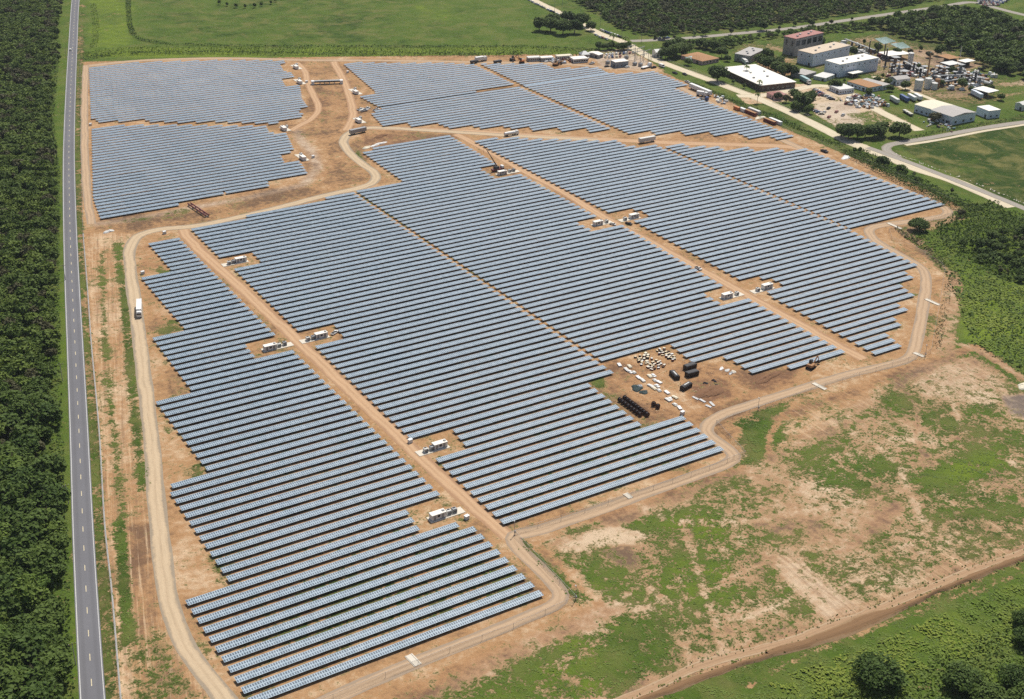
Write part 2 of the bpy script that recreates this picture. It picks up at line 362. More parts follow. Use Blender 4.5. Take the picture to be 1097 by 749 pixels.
area([(88, 250), (150, 250), (140, 300), (155, 400), (164, 530), (172, 620), (195, 690), (240, 755), (120, 755), (100, 500), (94, 400)], 3, streak=1)
area([(845, 588), (925, 600), (985, 556), (1100, 500), (1100, 590), (960, 645), (893, 669), (817, 592)], 6, streak2=1)
area([(975, 395), (1040, 384), (1085, 415), (1060, 460), (985, 425), (860, 480), (830, 440)], 8, .7, streak2=1)
area([(560, 720), (650, 650), (600, 600), (700, 560), (800, 520), (830, 640), (740, 715), (660, 745)], 9, .35, veg=.55)
area([(930, 440), (1100, 440), (1100, 570), (960, 540)], 9, .2, veg=.55)
area(FARW_, 6, .8, lush=.1, veg=.97); area(NEW_, 5, .8, lush=.1, veg=.97)
stroke([(405, 114.6), (556, 92.6), (652, 78.6)], 3, 1.5, sand=.05, veg=.1, lush=.1)  # soil darkened along the block gap, standing in for the far row's shadow
for pl, w, kw in (([(656, 650), (690, 625), (720, 650), (790, 665), (850, 640)], 2.4, dict(sand=.85)), ([(800, 500), (815, 530), (850, 548), (900, 560), (930, 580)], 4, dict(sand=.75)), ([(800, 560), (805, 590), (820, 620), (850, 655), (880, 668)], 3, dict(sand=.2, veg=.6)), ([(690, 545), (720, 560), (800, 560), (860, 548), (940, 535), (975, 522)], 3, dict(sand=.9)), ([(840, 470), (880, 462), (930, 448), (975, 452), (1010, 470), (1060, 470)], 2.6, dict(sand=.25, red=.3)), ([(870, 445), (930, 470), (965, 500), (970, 520), (990, 560), (1040, 590)], 2.6, dict(sand=.8)), ([(1000, 400), (1020, 430), (1030, 460), (1090, 500)], 3, dict(sand=.85)), ([(960, 405), (985, 440), (980, 470), (1000, 500)], 2, dict(sand=.2)), ([(560, 590), (600, 582), (640, 566), (700, 548), (760, 530)], 2.4, dict(sand=.3, red=.3)), ([(600, 600), (640, 640), (700, 655), (735, 690), (740, 715)], 2.2, dict(sand=.8)), ([(730, 560), (745, 600), (760, 650), (775, 700)], 2, dict(sand=.75)), ([(660, 655), (740, 640), (800, 612), (845, 590)], 2, dict(sand=.7))):
    for o_ in (-1.1, 1.1): stroke(smooth_line_(GP(pl) + np.array([o_, o_ * .5])), .9, .9, .75, world=True, veg=kw.get('veg', .05), **{k_: v_ for k_, v_ in kw.items() if k_ != 'veg'})
rw = np.random.default_rng(3)
for k in range(26):
    a = np.array([rw.uniform(325, 395), rw.uniform(75, 205)]); b = a + np.array([rw.uniform(-14, 14), rw.uniform(6, 22)])
    stroke([a, (a + b) / 2 + rw.uniform(-4, 4, 2), b], rw.uniform(1, 5), 2, .55, sand=rw.choice([.1, .2, .8, .9]), red=rw.uniform(0, .4))

gv = np.column_stack([FX, FY, HZ])
gi = np.arange(NG).reshape(NYG, NXG)
gq = np.stack([gi[:-1, :-1], gi[:-1, 1:], gi[1:, 1:], gi[1:, :-1]], -1).reshape(-1, 4)
gme = bpy.data.meshes.new('ground')
gme.vertices.add(NG); gme.vertices.foreach_set('co', gv.astype(np.float32).ravel())
gme.loops.add(gq.size); gme.loops.foreach_set('vertex_index', gq.astype(np.int32).ravel())
gme.polygons.add(len(gq)); gme.polygons.foreach_set('loop_start', np.arange(0, gq.size, 4, dtype=np.int32)); gme.polygons.foreach_set('loop_total', np.full(len(gq), 4, np.int32))
gme.update(calc_edges=True)
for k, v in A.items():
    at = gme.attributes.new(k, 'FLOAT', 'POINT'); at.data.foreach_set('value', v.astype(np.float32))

def soil_nodes(t, sand, grey, red, p):
    n1 = t.noise(p, .035, 6, .62); n2 = t.noise(p, .35, 5, .65); n3 = t.noise(p, 2.2, 3, .6)
    s = t.math('ADD', sand, t.math('ADD', t.math('MULTIPLY', t.math('SUBTRACT', n1, .5), 1.5), t.math('MULTIPLY', t.math('SUBTRACT', n2, .5), 1.0)), clamp=True)
    c = t.mix(t.step(s, 0.1, .5), (.150, .092, .055), (.37, .215, .105))
    c = t.mix(t.step(s, .45, .95), c, (.55, .405, .26))
    c = t.mix(t.math('MULTIPLY', red, .8), c, t.mix(.6, c, (.30, .13, .07)))
    c = t.mix(t.math('MULTIPLY', grey, .8), c, t.mix(t.step(s, .1, .9), (.17, .15, .135), (.52, .48, .42)))
    c = t.mix(t.math('MULTIPLY', t.step(n3, .52, .75), .28), c, (.12, .08, .055))
    for an, dpx in (('streak', ((110, 300), (126, 700))), ('streak2', ((400, 205), (640, 382)))):
        dd = G(*dpx[1]) - G(*dpx[0]); mp = t.n('ShaderNodeMapping'); mp.vector_type = 'TEXTURE'; t.l(p, mp.inputs[0]); mp.inputs['Rotation'].default_value[2] = math.atan2(dd[1], dd[0])
        st = t.noise(t.scale(mp.outputs[0], (.022, .75, .1)), 1.0, 5, .7); k = t.math('MULTIPLY', t.attr(an), .6)
        c = t.mix(t.math('MULTIPLY', k, t.step(st, .48, .66)), c, (.22, .135, .08)); c = t.mix(t.math('MULTIPLY', k, t.math('SUBTRACT', 1.0, t.step(st, .34, .48))), c, (.60, .44, .28))
    return c, n2, n3
t = NT('ground_soil_and_grass'); p = t.pos()
veg, lush, sand, grey, red = (t.attr(k) for k in ('veg', 'lush', 'sand', 'grey', 'red'))
soil, n2, n3 = soil_nodes(t, sand, grey, red, p)
v1 = t.noise(p, .05, 5, .65, .6); v2 = t.noise(p, .28, 6, .7, .4); v3 = t.noise(p, 1.1, 4, .7)
vv = t.math('ADD', t.math('MULTIPLY', t.math('SUBTRACT', v1, .5), 1.7), t.math('ADD', t.math('MULTIPLY', t.math('SUBTRACT', v2, .5), 2.2), t.math('MULTIPLY', t.math('SUBTRACT', v3, .5), 1.3)))
mask = t.step(t.math('ADD', veg, vv), .40, .66)
g1 = t.noise(p, .02, 4, .6); g2 = t.noise(p, .6, 5, .75); g4 = t.noise(p, .11, 4, .6)
lu = t.math('ADD', lush, t.math('ADD', t.math('MULTIPLY', t.math('SUBTRACT', g1, .5), .8), t.math('MULTIPLY', t.math('SUBTRACT', g4, .5), .7)), clamp=True)
soil = t.mix(t.math('MULTIPLY', t.step(t.math('ADD', veg, vv), .20, .46), .78), soil, (.25, .20, .092))
gc = t.mix(t.step(lu, .1, .5), (.030, .060, .010), (.080, .128, .020))
gc = t.mix(t.step(lu, .5, .95), gc, (.150, .205, .024))
gc = t.mix(t.math('MULTIPLY', t.step(g2, .5, .72), .55), gc, (.035, .058, .015))
gc = t.mix(t.math('MULTIPLY', t.step(v1, .42, .68), t.math('SUBTRACT', .85, lu)), gc, (.20, .18, .065))
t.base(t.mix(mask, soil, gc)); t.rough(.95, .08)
t.bump(t.math('ADD', t.math('MULTIPLY', n3, .35), t.math('ADD', t.math('MULTIPLY', n2, .6), t.math('MULTIPLY', t.math('MULTIPLY', mask, g2), 1.6))), .55, 1.1)
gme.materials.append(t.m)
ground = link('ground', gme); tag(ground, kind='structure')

# ================================================================== roads
def smooth_line(pts, step=4.0):
    p = np.asarray(pts, float); q = [p[0]]
    ext = np.vstack([2 * p[0] - p[1], p, 2 * p[-1] - p[-2]])
    for i in range(1, len(ext) - 2):
        a, b, c, d = ext[i - 1:i + 3]; n = max(2, int(np.linalg.norm(c - b) / step))
        for k in range(1, n + 1):
            s = k / n
            q.append(.5 * ((2 * b) + (-a + c) * s + (2 * a - 5 * b + 4 * c - d) * s * s + (-a + 3 * b - 3 * c + d) * s ** 3))
    return np.array(q)
def ribbon(name, line, width, z, mat, jit=0.0, off=0.0, nx=5, kind='structure', crown=0.0, seed=1):
    """a strip along a line, uv: u across (-1..1 -> 0..1), v in metres along"""
    p = np.asarray(line); tn = np.gradient(p, axis=0); tn /= np.linalg.norm(tn, axis=1)[:, None] + 1e-9
    nr = np.column_stack([tn[:, 1], -tn[:, 0]])
    L = np.concatenate([[0], np.cumsum(np.linalg.norm(np.diff(p, axis=0), axis=1))])
    r = np.random.default_rng(seed); n = len(p)
    def wob():
        k = np.convolve(r.normal(size=n + 8), np.ones(5) / 5, 'same')[4:-4][:n]; return k * jit
    wl_, wr_ = width / 2 + wob(), width / 2 + wob()
    V = []; UV = []
    for j in range(nx):
        s = j / (nx - 1); o = off + (-wl_ + (wl_ + wr_) * s)
        V.append(np.column_stack([p + nr * o[:, None], np.full(n, z + crown * (1 - (2 * s - 1) ** 2))]))
        UV.append(np.column_stack([np.full(n, s), L]))
    V = np.stack(V, 1).reshape(-1, 3); UV = np.stack(UV, 1).reshape(-1, 2)
    F = [(i * nx + j, i * nx + j + 1, (i + 1) * nx + j + 1, (i + 1) * nx + j) for i in range(n - 1) for j in range(nx - 1)]
    me = bpy.data.meshes.new(name); me.from_pydata(V.tolist(), [], F)
    ul = me.uv_layers.new(name='UVMap'); li = np.empty(len(me.loops), np.int32); me.loops.foreach_get('vertex_index', li)
    ul.data.foreach_set('uv', UV[li].astype(np.float32).ravel())
    me.materials.append(mat); me.update()
    o = link(name, me)
    if kind: o['kind'] = kind
    return o
def road_mat(name, c_mid, c_edge, c_rut, ruts=(.32, .68), edge=.16, soilmix=True):
    t = NT(name); uv = t.n('ShaderNodeUVMap').outputs[0]; sp = t.n('ShaderNodeSeparateXYZ'); t.l(uv, sp.inputs[0]); u, v = sp.outputs[0], sp.outputs[1]
    p = t.pos(); n1 = t.noise(p, .06, 5, .6); n2 = t.noise(p, .5, 5, .65)
    cmb = t.n('ShaderNodeCombineXYZ'); t.l(t.math('MULTIPLY', u, 9.0), cmb.inputs[0]); t.l(t.math('MULTIPLY', v, .05), cmb.inputs[1])
    streak = t.noise(cmb.outputs[0], 1.2, 5, .6)
    w = t.math('MULTIPLY', t.math('SUBTRACT', n1, .5), .5)
    uu = t.math('ADD', u, w)
    r = t.math('MINIMUM', t.math('ABSOLUTE', t.math('SUBTRACT', uu, ruts[0])), t.math('ABSOLUTE', t.math('SUBTRACT', uu, ruts[1])))
    rut = t.math('SUBTRACT', 1.0, t.step(r, .02, .2))
    e = t.math('MINIMUM', uu, t.math('SUBTRACT', 1.0, uu)); ed = t.math('SUBTRACT', 1.0, t.step(t.math('ADD', e, t.math('MULTIPLY', t.math('SUBTRACT', n2, .5), .25)), edge * .45, edge * 1.3))
    c = t.mix(t.step(streak, .3, .7), tuple(x * .86 for x in c_mid), tuple(min(1, x * 1.08) for x in c_mid))
    c = t.mix(t.math('MULTIPLY', rut, .5), c, c_rut); c = t.mix(t.math('MULTIPLY', ed, .85), c, c_edge)
    c = t.mix(t.math('MULTIPLY', t.step(n2, .5, .75), .22), c, tuple(x * .6 for x in c_mid))
    t.base(c); t.rough(.95, .08); t.bump(n2, .4, .4); return t.m
M_haul = road_mat('haul_road_gravel', (.46, .35, .23), (.27, .225, .17), (.56, .44, .295))
M_track = road_mat('compacted_dirt', (.44, .28, .165), (.34, .205, .12), (.56, .385, .235))
M_peri = road_mat('perimeter_dirt', (.40, .28, .18), (.30, .235, .175), (.52, .38, .25))
M_cream = road_mat('cream_dirt', (.57, .495, .36), (.45, .38, .265), (.64, .56, .42), edge=.08)
M_grey = road_mat('grey_gravel', (.30, .275, .24), (.27, .235, .19), (.36, .33, .29))

CONK = paint('concrete_kerb', (.36, .35, .33), .9, .1)
# asphalt highway on the left
t = NT('highway_asphalt'); p = t.pos(); n1 = t.noise(p, .04, 4, .6); n2 = t.noise(p, 3.0, 4, .7)
c = t.mix(n1, (.125, .125, .137), (.175, .175, .19)); c = t.mix(t.math('MULTIPLY', t.step(n2, .5, .8), .25), c, (.06, .06, .065))
uv = t.n('ShaderNodeUVMap').outputs[0]; sp = t.n('ShaderNodeSeparateXYZ'); t.l(uv, sp.inputs[0])
lane = t.math('ABSOLUTE', t.math('SUBTRACT', t.math('ABSOLUTE', t.math('SUBTRACT', sp.outputs[0], .5)), .25))
c = t.mix(t.math('MULTIPLY', t.math('SUBTRACT', 1.0, t.step(lane, .03, .12)), .25), c, (.085, .085, .09))
t.base(c); t.rough(.85, .2); M_asph = t.m
HW = smooth_line(GP([(94, -75), (86, -35), (81, 0), (78, 50), (75.6, 100), (74, 150), (73.9, 190), (75.2, 250), (77.6, 312), (80.4, 370), (84.5, 459), (88.6, 560), (93.2, 650), (99.2, 749), (107, 850)]), 5)
ribbon('kerb_strip', smooth_line(GP([(89, 250), (94, 313), (98, 370), (106, 459), (112, 559), (120, 636), (129.5, 750), (138, 830)]), 5), .55, .10, CONK, nx=2)
ribbon('highway', HW, 7.6, .03, M_asph, nx=7, crown=.04)
def line_paint(name, c):
    t = NT(name); n = t.noise(t.pos(), 1.6, 4, .7); t.base(t.mix(t.step(n, .5, .75), c, tuple(x * .5 for x in c))); t.rough(.7, .2); return t.m
M_white = line_paint('road_paint_white', (.50, .50, .49)); M_yel = line_paint('road_paint_yellow', (.62, .54, .36))
for sgn in (-1, 1):
    o = ribbon('road_edge_line', HW, .30 if sgn > 0 else .26, .042, M_white, nx=2, off=sgn * 3.35)
mb = MB(); Ls = np.concatenate([[0], np.cumsum(np.linalg.norm(np.diff(HW, axis=0), axis=1))])
s = 3.0
while s < Ls[-1] - 4:
    a = np.array([np.interp(s, Ls, HW[:, k]) for k in (0, 1)]); b = np.array([np.interp(s + 3.4, Ls, HW[:, k]) for k in (0, 1)])
    d = (b - a) / np.linalg.norm(b - a); nn = np.array([d[1], -d[0]]) * .13
    mb.quad((*(a - nn), .078), (*(a + nn), .078), (*(b + nn), .078), (*(b - nn), .078)); s += 12.2
o = mb.build('road_centre_line', M_yel); o['kind'] = 'structure'

def road(name, px, w, z, mat, jit=.35, seed=1, step=4, **kw):
    return ribbon(name, smooth_line(GP(px), step), w, z, mat, jit=jit, seed=seed, **kw)
road('gravel_haul_road', [(640, 150), (560, 146), (480, 141), (410, 137), (388, 138), (374, 143), (368, 152), (374, 163), (388, 175), (401, 185), (402, 193), (390, 200), (350, 209), (280, 227), (215, 241), (170, 246), (148, 253), (139.5, 265), (139, 282), (143, 315), (147, 345), (154, 400), (161, 460), (167, 530), (173, 590), (180, 640), (195, 685), (218, 720), (243, 752), (262, 785)], 6.6, .020, M_haul, seed=3)
road('dirt_cross_road', [(395, 137), (480, 139.5), (560, 144.5), (640, 149), (720, 153), (800, 155.5), (850, 158), (890, 168)], 9, .012, M_track, seed=4)
road('dirt_maintenance_track', [(196, 246), (204, 258), (240, 292), (300, 347), (345, 390), (400, 442), (460, 499), (510, 545), (545, 575)], 6.6, .016, M_track, seed=5)
road('dirt_maintenance_track', [(488, 144), (505, 152), (545, 174), (600, 204), (650, 234), (700, 261), (760, 294), (820, 327), (880, 360), (925, 385)], 6.6, .016, M_track, seed=6)
road('perimeter_road', [(660, 73), (700, 80), (760, 110), (830, 146), (880, 168), (930, 188), (985, 211), (1012, 223), (1013, 231), (985, 236), (950, 240.5), (932, 245), (935, 255), (955, 268), (978, 281), (990, 291), (992, 306), (986, 345), (981, 370), (974, 383), (956, 390), (910, 401), (860, 416), (810, 432), (775, 444), (758, 456), (760, 466), (776, 478), (786, 488), (778, 497), (740, 511), (690, 529), (630, 550), (580, 567), (556, 572), (550, 577), (556, 588), (575, 606), (594, 626), (601, 638), (592, 649), (560, 663), (500, 688), (440, 712), (380, 737), (330, 762)], 6.2, .024, M_peri, seed=7)
road('channel_road', [(318, 67), (326, 76), (331, 92), (338, 106), (341, 118), (334, 127), (322, 134), (312, 140)], 5.5, .018, M_track, seed=8)
road('channel_road', [(357, 66), (365, 80), (372, 95), (377, 112), (378, 126), (371, 140)], 6.5, .026, M_track, seed=9)
road('north_dirt_road', [(92, 71), (150, 65), (240, 62.5), (330, 64.5), (420, 65), (500, 66.5), (560, 67.5), (610, 69), (650, 72.5)], 7, .014, M_peri, seed=10)
road('west_dirt_track', [(92, 70), (91, 100), (90.5, 140), (91.5, 180), (94, 215), (98, 240)], 5, .022, M_peri, seed=11)
road('cream_dirt_road', [(520, -40), (565, -4), (590, 9), (612, 20), (640, 35), (665, 44), (690, 58), (712, 68), (745, 80), (790, 97), (830, 113), (868, 131), (905, 150), (925, 157)], 10, .02, M_cream, seed=12)
road('cream_dirt_road', [(905, 150), (945, 166), (985, 182), (1020, 193), (1060, 210), (1085, 222)], 11, .016, M_cream, seed=13)
road('grey_service_road', [(930, 158), (960, 169), (1000, 184), (1040, 200), (1080, 216), (1120, 233)], 6, .03, M_grey, seed=14)
road('paddock_road', [(1120, 128), (1060, 136), (1000, 147), (965, 153), (952, 156), (950, 161), (962, 169)], 7, .026, M_grey, seed=15)
road('paddock_verge_track', [(1120, 130.5), (1060, 139.5), (1005, 150), (970, 155.5)], 3.5, .032, M_cream, seed=16)
road('distant_highway', [(1150, 26), (1097, 16), (1065, 8), (1040, 2.5), (1010, 7), (960, 14), (905, 22), (850, 30), (800, 35), (740, 40.5), (700, 43), (676, 44)], 9, .022, M_grey, jit=.1, seed=17)
road('yard_driveway', [(790, 103), (820, 102), (850, 96), (880, 92), (905, 98), (930, 113), (960, 128), (985, 140)], 9, .03, M_cream, seed=18)
road('yard_driveway', [(935, 82), (955, 89), (985, 101), (1000, 107)], 5, .034, M_cream, seed=19)

# farm track on its low bank, bottom right
FT = [(600, 780), (640, 762), (690, 740), (755, 713), (820, 694), (860, 682), (901, 667), (960, 644.5), (1020, 620), (1060, 604), (1110, 586)]
road('farm_track', FT, 3.3, .05, road_mat('farm_track_dirt', (.34, .22, .13), (.42, .31, .20), (.42, .28, .17)), jit=1.0, seed=21)
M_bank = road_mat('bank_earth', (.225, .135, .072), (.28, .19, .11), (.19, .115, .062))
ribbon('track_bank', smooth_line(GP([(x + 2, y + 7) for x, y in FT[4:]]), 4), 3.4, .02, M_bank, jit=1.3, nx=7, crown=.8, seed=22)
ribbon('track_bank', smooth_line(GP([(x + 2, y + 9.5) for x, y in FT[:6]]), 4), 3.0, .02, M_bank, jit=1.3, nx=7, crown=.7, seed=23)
# ================================================================== solar rows
BL = {}
BL['A'] = dict(ph=(583, 637.4), poly=[(159.5, 261.7), (192.3, 255.1), (296.3, 359.5), (262.4, 368.4), (274.6, 383.4), (313.8, 375), (472.5, 530.5), (434.8, 545), (452, 570.5), (502, 559), (583, 637.4), (268, 753), (198, 643), (245, 622.5), (178.7, 523.1), (222.5, 504.5), (167.2, 431.3), (204.5, 417.5), (163.3, 362.4), (198, 352.2), (151.9, 298.6), (184, 290)])
BL['B'] = dict(ph=(539.7, 561.5), poly=[(204.7, 245.7), (264, 233.5), (264, 230.6), (348.7, 213), (348.7, 210.5), (377.8, 205), (657.4, 399), (629.3, 410), (687, 454.5), (730, 444.5), (774.7, 481), (539.7, 561.5), (466.9, 492), (500.5, 480), (484, 459), (439.1, 469.5), (338, 371.5), (369.5, 362.5), (357.8, 348), (318.5, 353.5), (249.7, 287.5), (280.3, 281), (270, 270.5), (235.3, 276)])
BL['C'] = dict(ph=(644.8, 386.6), poly=[(386, 161.6), (481.5, 144.8), (533.2, 176.1), (514.3, 180.1), (530.3, 190), (558, 186.4), (640.8, 232.2), (619.1, 238.6), (634.4, 246.3), (665, 239.9), (777.4, 307.5), (755.7, 315.2), (773.5, 325.4), (802.9, 320.3), (905, 376.6), (845.1, 393.8), (838, 390), (805.7, 399.6), (780, 383), (741.4, 387.9), (718, 369), (644.8, 386.8), (382.3, 205.3), (431.9, 194.4)])
BL['D'] = dict(ph=(937.8, 379.9), poly=[(508.4, 151.4), (529.6, 146.3), (536.2, 149.2), (562.4, 146.3), (568.2, 149.9), (595.2, 147.7), (601, 150.6), (627.3, 148.4), (632.4, 151.4), (659, 149.3), (674, 157.3), (701.2, 154.3), (907, 244), (985.5, 285), (968, 289.5), (979.5, 298), (962, 302.5), (980.4, 317), (957, 323), (974, 332.3), (955, 337), (965.8, 348.9), (946, 354.5), (967, 371.7), (937.8, 379.9), (820.8, 314.5), (841.2, 306.2), (822, 296.5), (795.2, 301.1), (679, 236.8), (697, 232.2), (684.2, 223.8), (653.6, 228.4)])
BL['E'] = dict(ph=(909.6, 244.2), poly=[(710.2, 156.3), (729.3, 152.3), (741.3, 158.3), (767.4, 155.3), (776.4, 160.3), (799.4, 156.3), (809.5, 161.3), (831, 157.2), (845, 163.3), (861.7, 158.2), (938.2, 189.9), (1013.9, 219.4), (909.6, 244.2)])
BL['F'] = dict(ph=(405.5, 114.0), poly=[(368.4, 69), (380, 66.5), (420, 67.5), (470, 67), (508, 69), (553, 91), (405.5, 114.2), (385.1, 103.2), (403.3, 98.9)])
BL['G'] = dict(ph=(632, 141.5), poly=[(409.4, 115.2), (555, 92.4), (654.6, 137.5), (632, 141.5), (626.9, 136.4), (601.4, 140), (595.5, 135.8), (570.7, 139.7), (565.6, 134.9), (547.4, 137.2), (533.5, 134.2), (515.3, 137.1), (502.5, 133.9), (482.1, 137.1), (466.8, 131.4), (440.5, 135.3), (435.4, 130.7), (409.9, 134.6), (397.5, 121.5)])
BL['H'] = dict(ph=(651.7, 78.6), poly=[(513.9, 68.2), (583.1, 68.2), (594.8, 74.1), (616, 72.2), (640, 71.9), (651.7, 78.1), (561, 91.5)])
BL['I'] = dict(ph=(832.5, 149.3), poly=[(562, 92.4), (652, 79.2), (674.1, 76.5), (682.1, 79), (700.2, 76), (738.3, 91.1), (723.2, 94.1), (748, 105), (852.6, 146.2), (832.5, 149.3), (825.5, 146.2), (802.5, 148.2), (790.4, 142.2), (765.3, 145.2), (758.3, 140.6), (734.3, 144.6), (728.2, 140.2), (703.2, 144.2), (697.2, 140.6), (673.1, 142.8)])
BL['J'] = dict(ph=(288.1, 133.1), poly=[(95.3, 71.9), (134, 68.2), (155.8, 66.3), (192.3, 65.3), (239, 64.2), (304.2, 64.8), (306, 67.5), (300.5, 69.4), (304.2, 76.3), (311.5, 77), (315.8, 82.8), (302, 85), (305.6, 91.6), (321.7, 91.6), (323.1, 104.7), (329.7, 114.2), (318, 118.6), (324.6, 121.5), (323.1, 125.1), (313, 127.3), (288.1, 133.1), (286.7, 131), (273.5, 133.1), (272.8, 130.5), (259.7, 132.4), (258.2, 130.2), (245.1, 132.4), (243.6, 130.2), (231.7, 131.5), (230.2, 129.5), (216.4, 131.4), (202, 129.8), (190, 131), (174.8, 130.4), (161, 130.4), (153.7, 127.6), (138.3, 129.8), (121.6, 129.9), (104.1, 130.4), (103.3, 128.2), (97.5, 128.8)])
BL['K'] = dict(ph=(107.7, 234.3), poly=[(98.2, 138.2), (131.8, 133), (134.7, 134.5), (150.7, 133.2), (161, 134.5), (176.3, 133.5), (240, 134.4), (285.2, 135), (288.9, 142.4), (306.4, 141.7), (315.8, 161.4), (300.5, 164.7), (304.9, 174.5), (321.7, 173), (330.4, 186.9), (287.4, 194.9), (288.1, 198.6), (240, 206.6), (210.5, 212.4), (212, 214.7), (107.7, 234.3), (101, 216), (99.7, 211)])
PITCH_R, DEPTH, ZN, ZF = 5.5, 2.95, 1.0, 1.24
def intervals(poly, y):
    xs = []
    for a, b in zip(poly, np.roll(poly, -1, 0)):
        if (a[1] > y) != (b[1] > y): xs.append(a[0] + (b[0] - a[0]) * (y - a[1]) / (b[1] - a[1]))
    xs.sort(); return [(xs[i], xs[i + 1]) for i in range(0, len(xs) - 1, 2)]
ROWS = []
for k, b in BL.items():
    poly = GP(b['poly'], ZN + .12); y0 = G(*b['ph'], ZN)[1]
    i0 = int(math.floor((poly[:, 1].min() - y0) / PITCH_R)) - 1; i1 = int((poly[:, 1].max() - y0) / PITCH_R) + 1
    for i in range(i0, i1 + 1):
        y = y0 + i * PITCH_R
        for x0, x1 in intervals(poly, y + 1.45):
            if x1 - x0 > 4: ROWS.append((k, y, x0, x1))

# glazed modules: pale frames and back-sheet lines round dark cells
def panel_mat(name):
    t = NT(name); uv = t.n('ShaderNodeUVMap').outputs[0]; sp = t.n('ShaderNodeSeparateXYZ'); t.l(uv, sp.inputs[0]); u, v = sp.outputs[0], sp.outputs[1]
    fu = t.math('ABSOLUTE', t.math('SUBTRACT', t.math('FRACT', u), .5)); fv = t.math('ABSOLUTE', t.math('SUBTRACT', t.math('FRACT', v), .5))
    cell = t.math('MULTIPLY', t.math('LESS_THAN', fu, .30), t.math('LESS_THAN', fv, .36))
    cu = t.n('ShaderNodeCombineXYZ'); t.l(t.math('FLOOR', u), cu.inputs[0]); t.l(t.math('FLOOR', v), cu.inputs[1]); t.l(t.orand(), cu.inputs[2])
    wn_ = t.n('ShaderNodeTexWhiteNoise'); t.l(cu.outputs[0], wn_.inputs['Vector']); r1 = wn_.outputs['Value']
    cu2 = t.n('ShaderNodeCombineXYZ'); t.l(t.math('FLOOR', t.math('DIVIDE', u, 20.0)), cu2.inputs[0]); t.l(t.orand(), cu2.inputs[2])
    wn2 = t.n('ShaderNodeTexWhiteNoise'); t.l(cu2.outputs[0], wn2.inputs['Vector']); r2 = wn2.outputs['Value']
    dark = t.mix(r1, (.026, .052, .086), (.048, .084, .130)); dark = t.mix(t.math('MULTIPLY', r2, .7), dark, (.085, .125, .18))
    lite = t.mix(r1, (.255, .345, .41), (.38, .47, .535))
    n1 = t.noise(t.pos(), .02, 3, .6)
    c = t.mix(cell, lite, dark); c = t.mix(t.math('MULTIPLY', t.step(n1, .4, .65), .10), c, (.28, .30, .31))
    t.base(c); t.rough(.5, .22)
    t.b.inputs["Coat Weight"].default_value = 1.0; t.b.inputs["Coat Roughness"].default_value = .06
    return t.m
M_panel = panel_mat('solar_glass'); M_steel = paint('galvanised_steel', (.20, .21, .22), .5, .4, .5)
def deck_arrays(x0, x1, y, rs):
    """tables of up to 16 m; returns V (n,8,3), box per table, lengths"""
    L = x1 - x0; n = max(1, round(L / 16.4)); st = L / n; out = []
    for i in range(n):
        a, b = x0 + i * st + .02, x0 + (i + 1) * st - .02
        dz = rs.normal(0, .025); dt = rs.normal(0, .008); dn = rs.normal(0, .004)
        zn0, zf0 = ZN + dz - dt + dn, ZF + dz + dt + dn; zn1, zf1 = ZN + dz - dt - dn, ZF + dz + dt - dn
        th = .05
        out.append([(a, y, zn0 - th), (b, y, zn1 - th), (b, y + DEPTH, zf1 - th), (a, y + DEPTH, zf0 - th), (a, y, zn0), (b, y, zn1), (b, y + DEPTH, zf1), (a, y + DEPTH, zf0)])
    return np.array(out)
BF = np.array([(3, 2, 1, 0), (4, 5, 6, 7), (0, 1, 5, 4), (1, 2, 6, 5), (2, 3, 7, 6), (3, 0, 4, 7)])
def boxes_mesh(name, V, mats, deck=False):
    n = len(V); me = bpy.data.meshes.new(name); F = (np.arange(n)[:, None, None] * 8 + BF[None]).reshape(-1, 4)
    me.vertices.add(n * 8); me.vertices.foreach_set('co', V.astype(np.float32).ravel())
    me.loops.add(F.size); me.loops.foreach_set('vertex_index', F.astype(np.int32).ravel())
    me.polygons.add(len(F)); me.polygons.foreach_set('loop_start', np.arange(0, F.size, 4, dtype=np.int32)); me.polygons.foreach_set('loop_total', np.full(len(F), 4, np.int32))
    for m in mats: me.materials.append(m)
    if deck:
        mi = np.tile(np.array([1, 0, 1, 1, 1, 1], np.int32), n); me.polygons.foreach_set('material_index', mi)
        ul = me.uv_layers.new(name='UVMap'); co = V.reshape(-1, 3)[F.ravel()]
        uvs = np.column_stack([co[:, 0] / .83, (co[:, 1] - np.repeat(V[:, 0, 1], 24)) / DEPTH * 2]); ul.data.foreach_set('uv', uvs.astype(np.float32).ravel())
    me.update(calc_edges=True); me.shade_flat(); return me
def frame_boxes(x0, x1, y):
    V = []
    def bx(a, b, c, d, e, f): V.append([(a, c, e), (b, c, e), (b, d, e), (a, d, e), (a, c, f), (b, c, f), (b, d, f), (a, d, f)])
    n = max(2, round((x1 - x0) / 4.1) + 1)
    for i in range(n):
        x = x0 + .4 + (x1 - x0 - .8) * i / (n - 1)
        bx(x - .05, x + .05, y + .55, y + .65, 0, ZN - .02); bx(x - .05, x + .05, y + 2.4, y + 2.5, 0, ZN + .16)
    bx(x0 + .1, x1 - .1, y + .56, y + .64, ZN - .1, ZN - .025); bx(x0 + .1, x1 - .1, y + 2.41, y + 2.49, ZN + .08, ZN + .155)
    return np.array(V)
ONES = 'first second third fourth fifth sixth seventh eighth ninth tenth eleventh twelfth thirteenth fourteenth fifteenth sixteenth seventeenth eighteenth nineteenth'.split()
def ordinal(n):
    if n < 20: return ONES[n - 1]
    tens = ['twent', 'thirt', 'fort', 'fift', 'sixt', 'sevent', 'eight', 'ninet']; a, b = divmod(n, 10)
    return tens[a - 2] + ('ieth' if b == 0 else 'y-' + ONES[b - 1])
BNAME = dict(A='block beside the gravel haul road', B='block right of the long dirt track', C='block with the crane on its edge', D='block along the east perimeter road', E='wedge block under the cream road')
indiv = [r for r in ROWS if r[0] in BNAME]
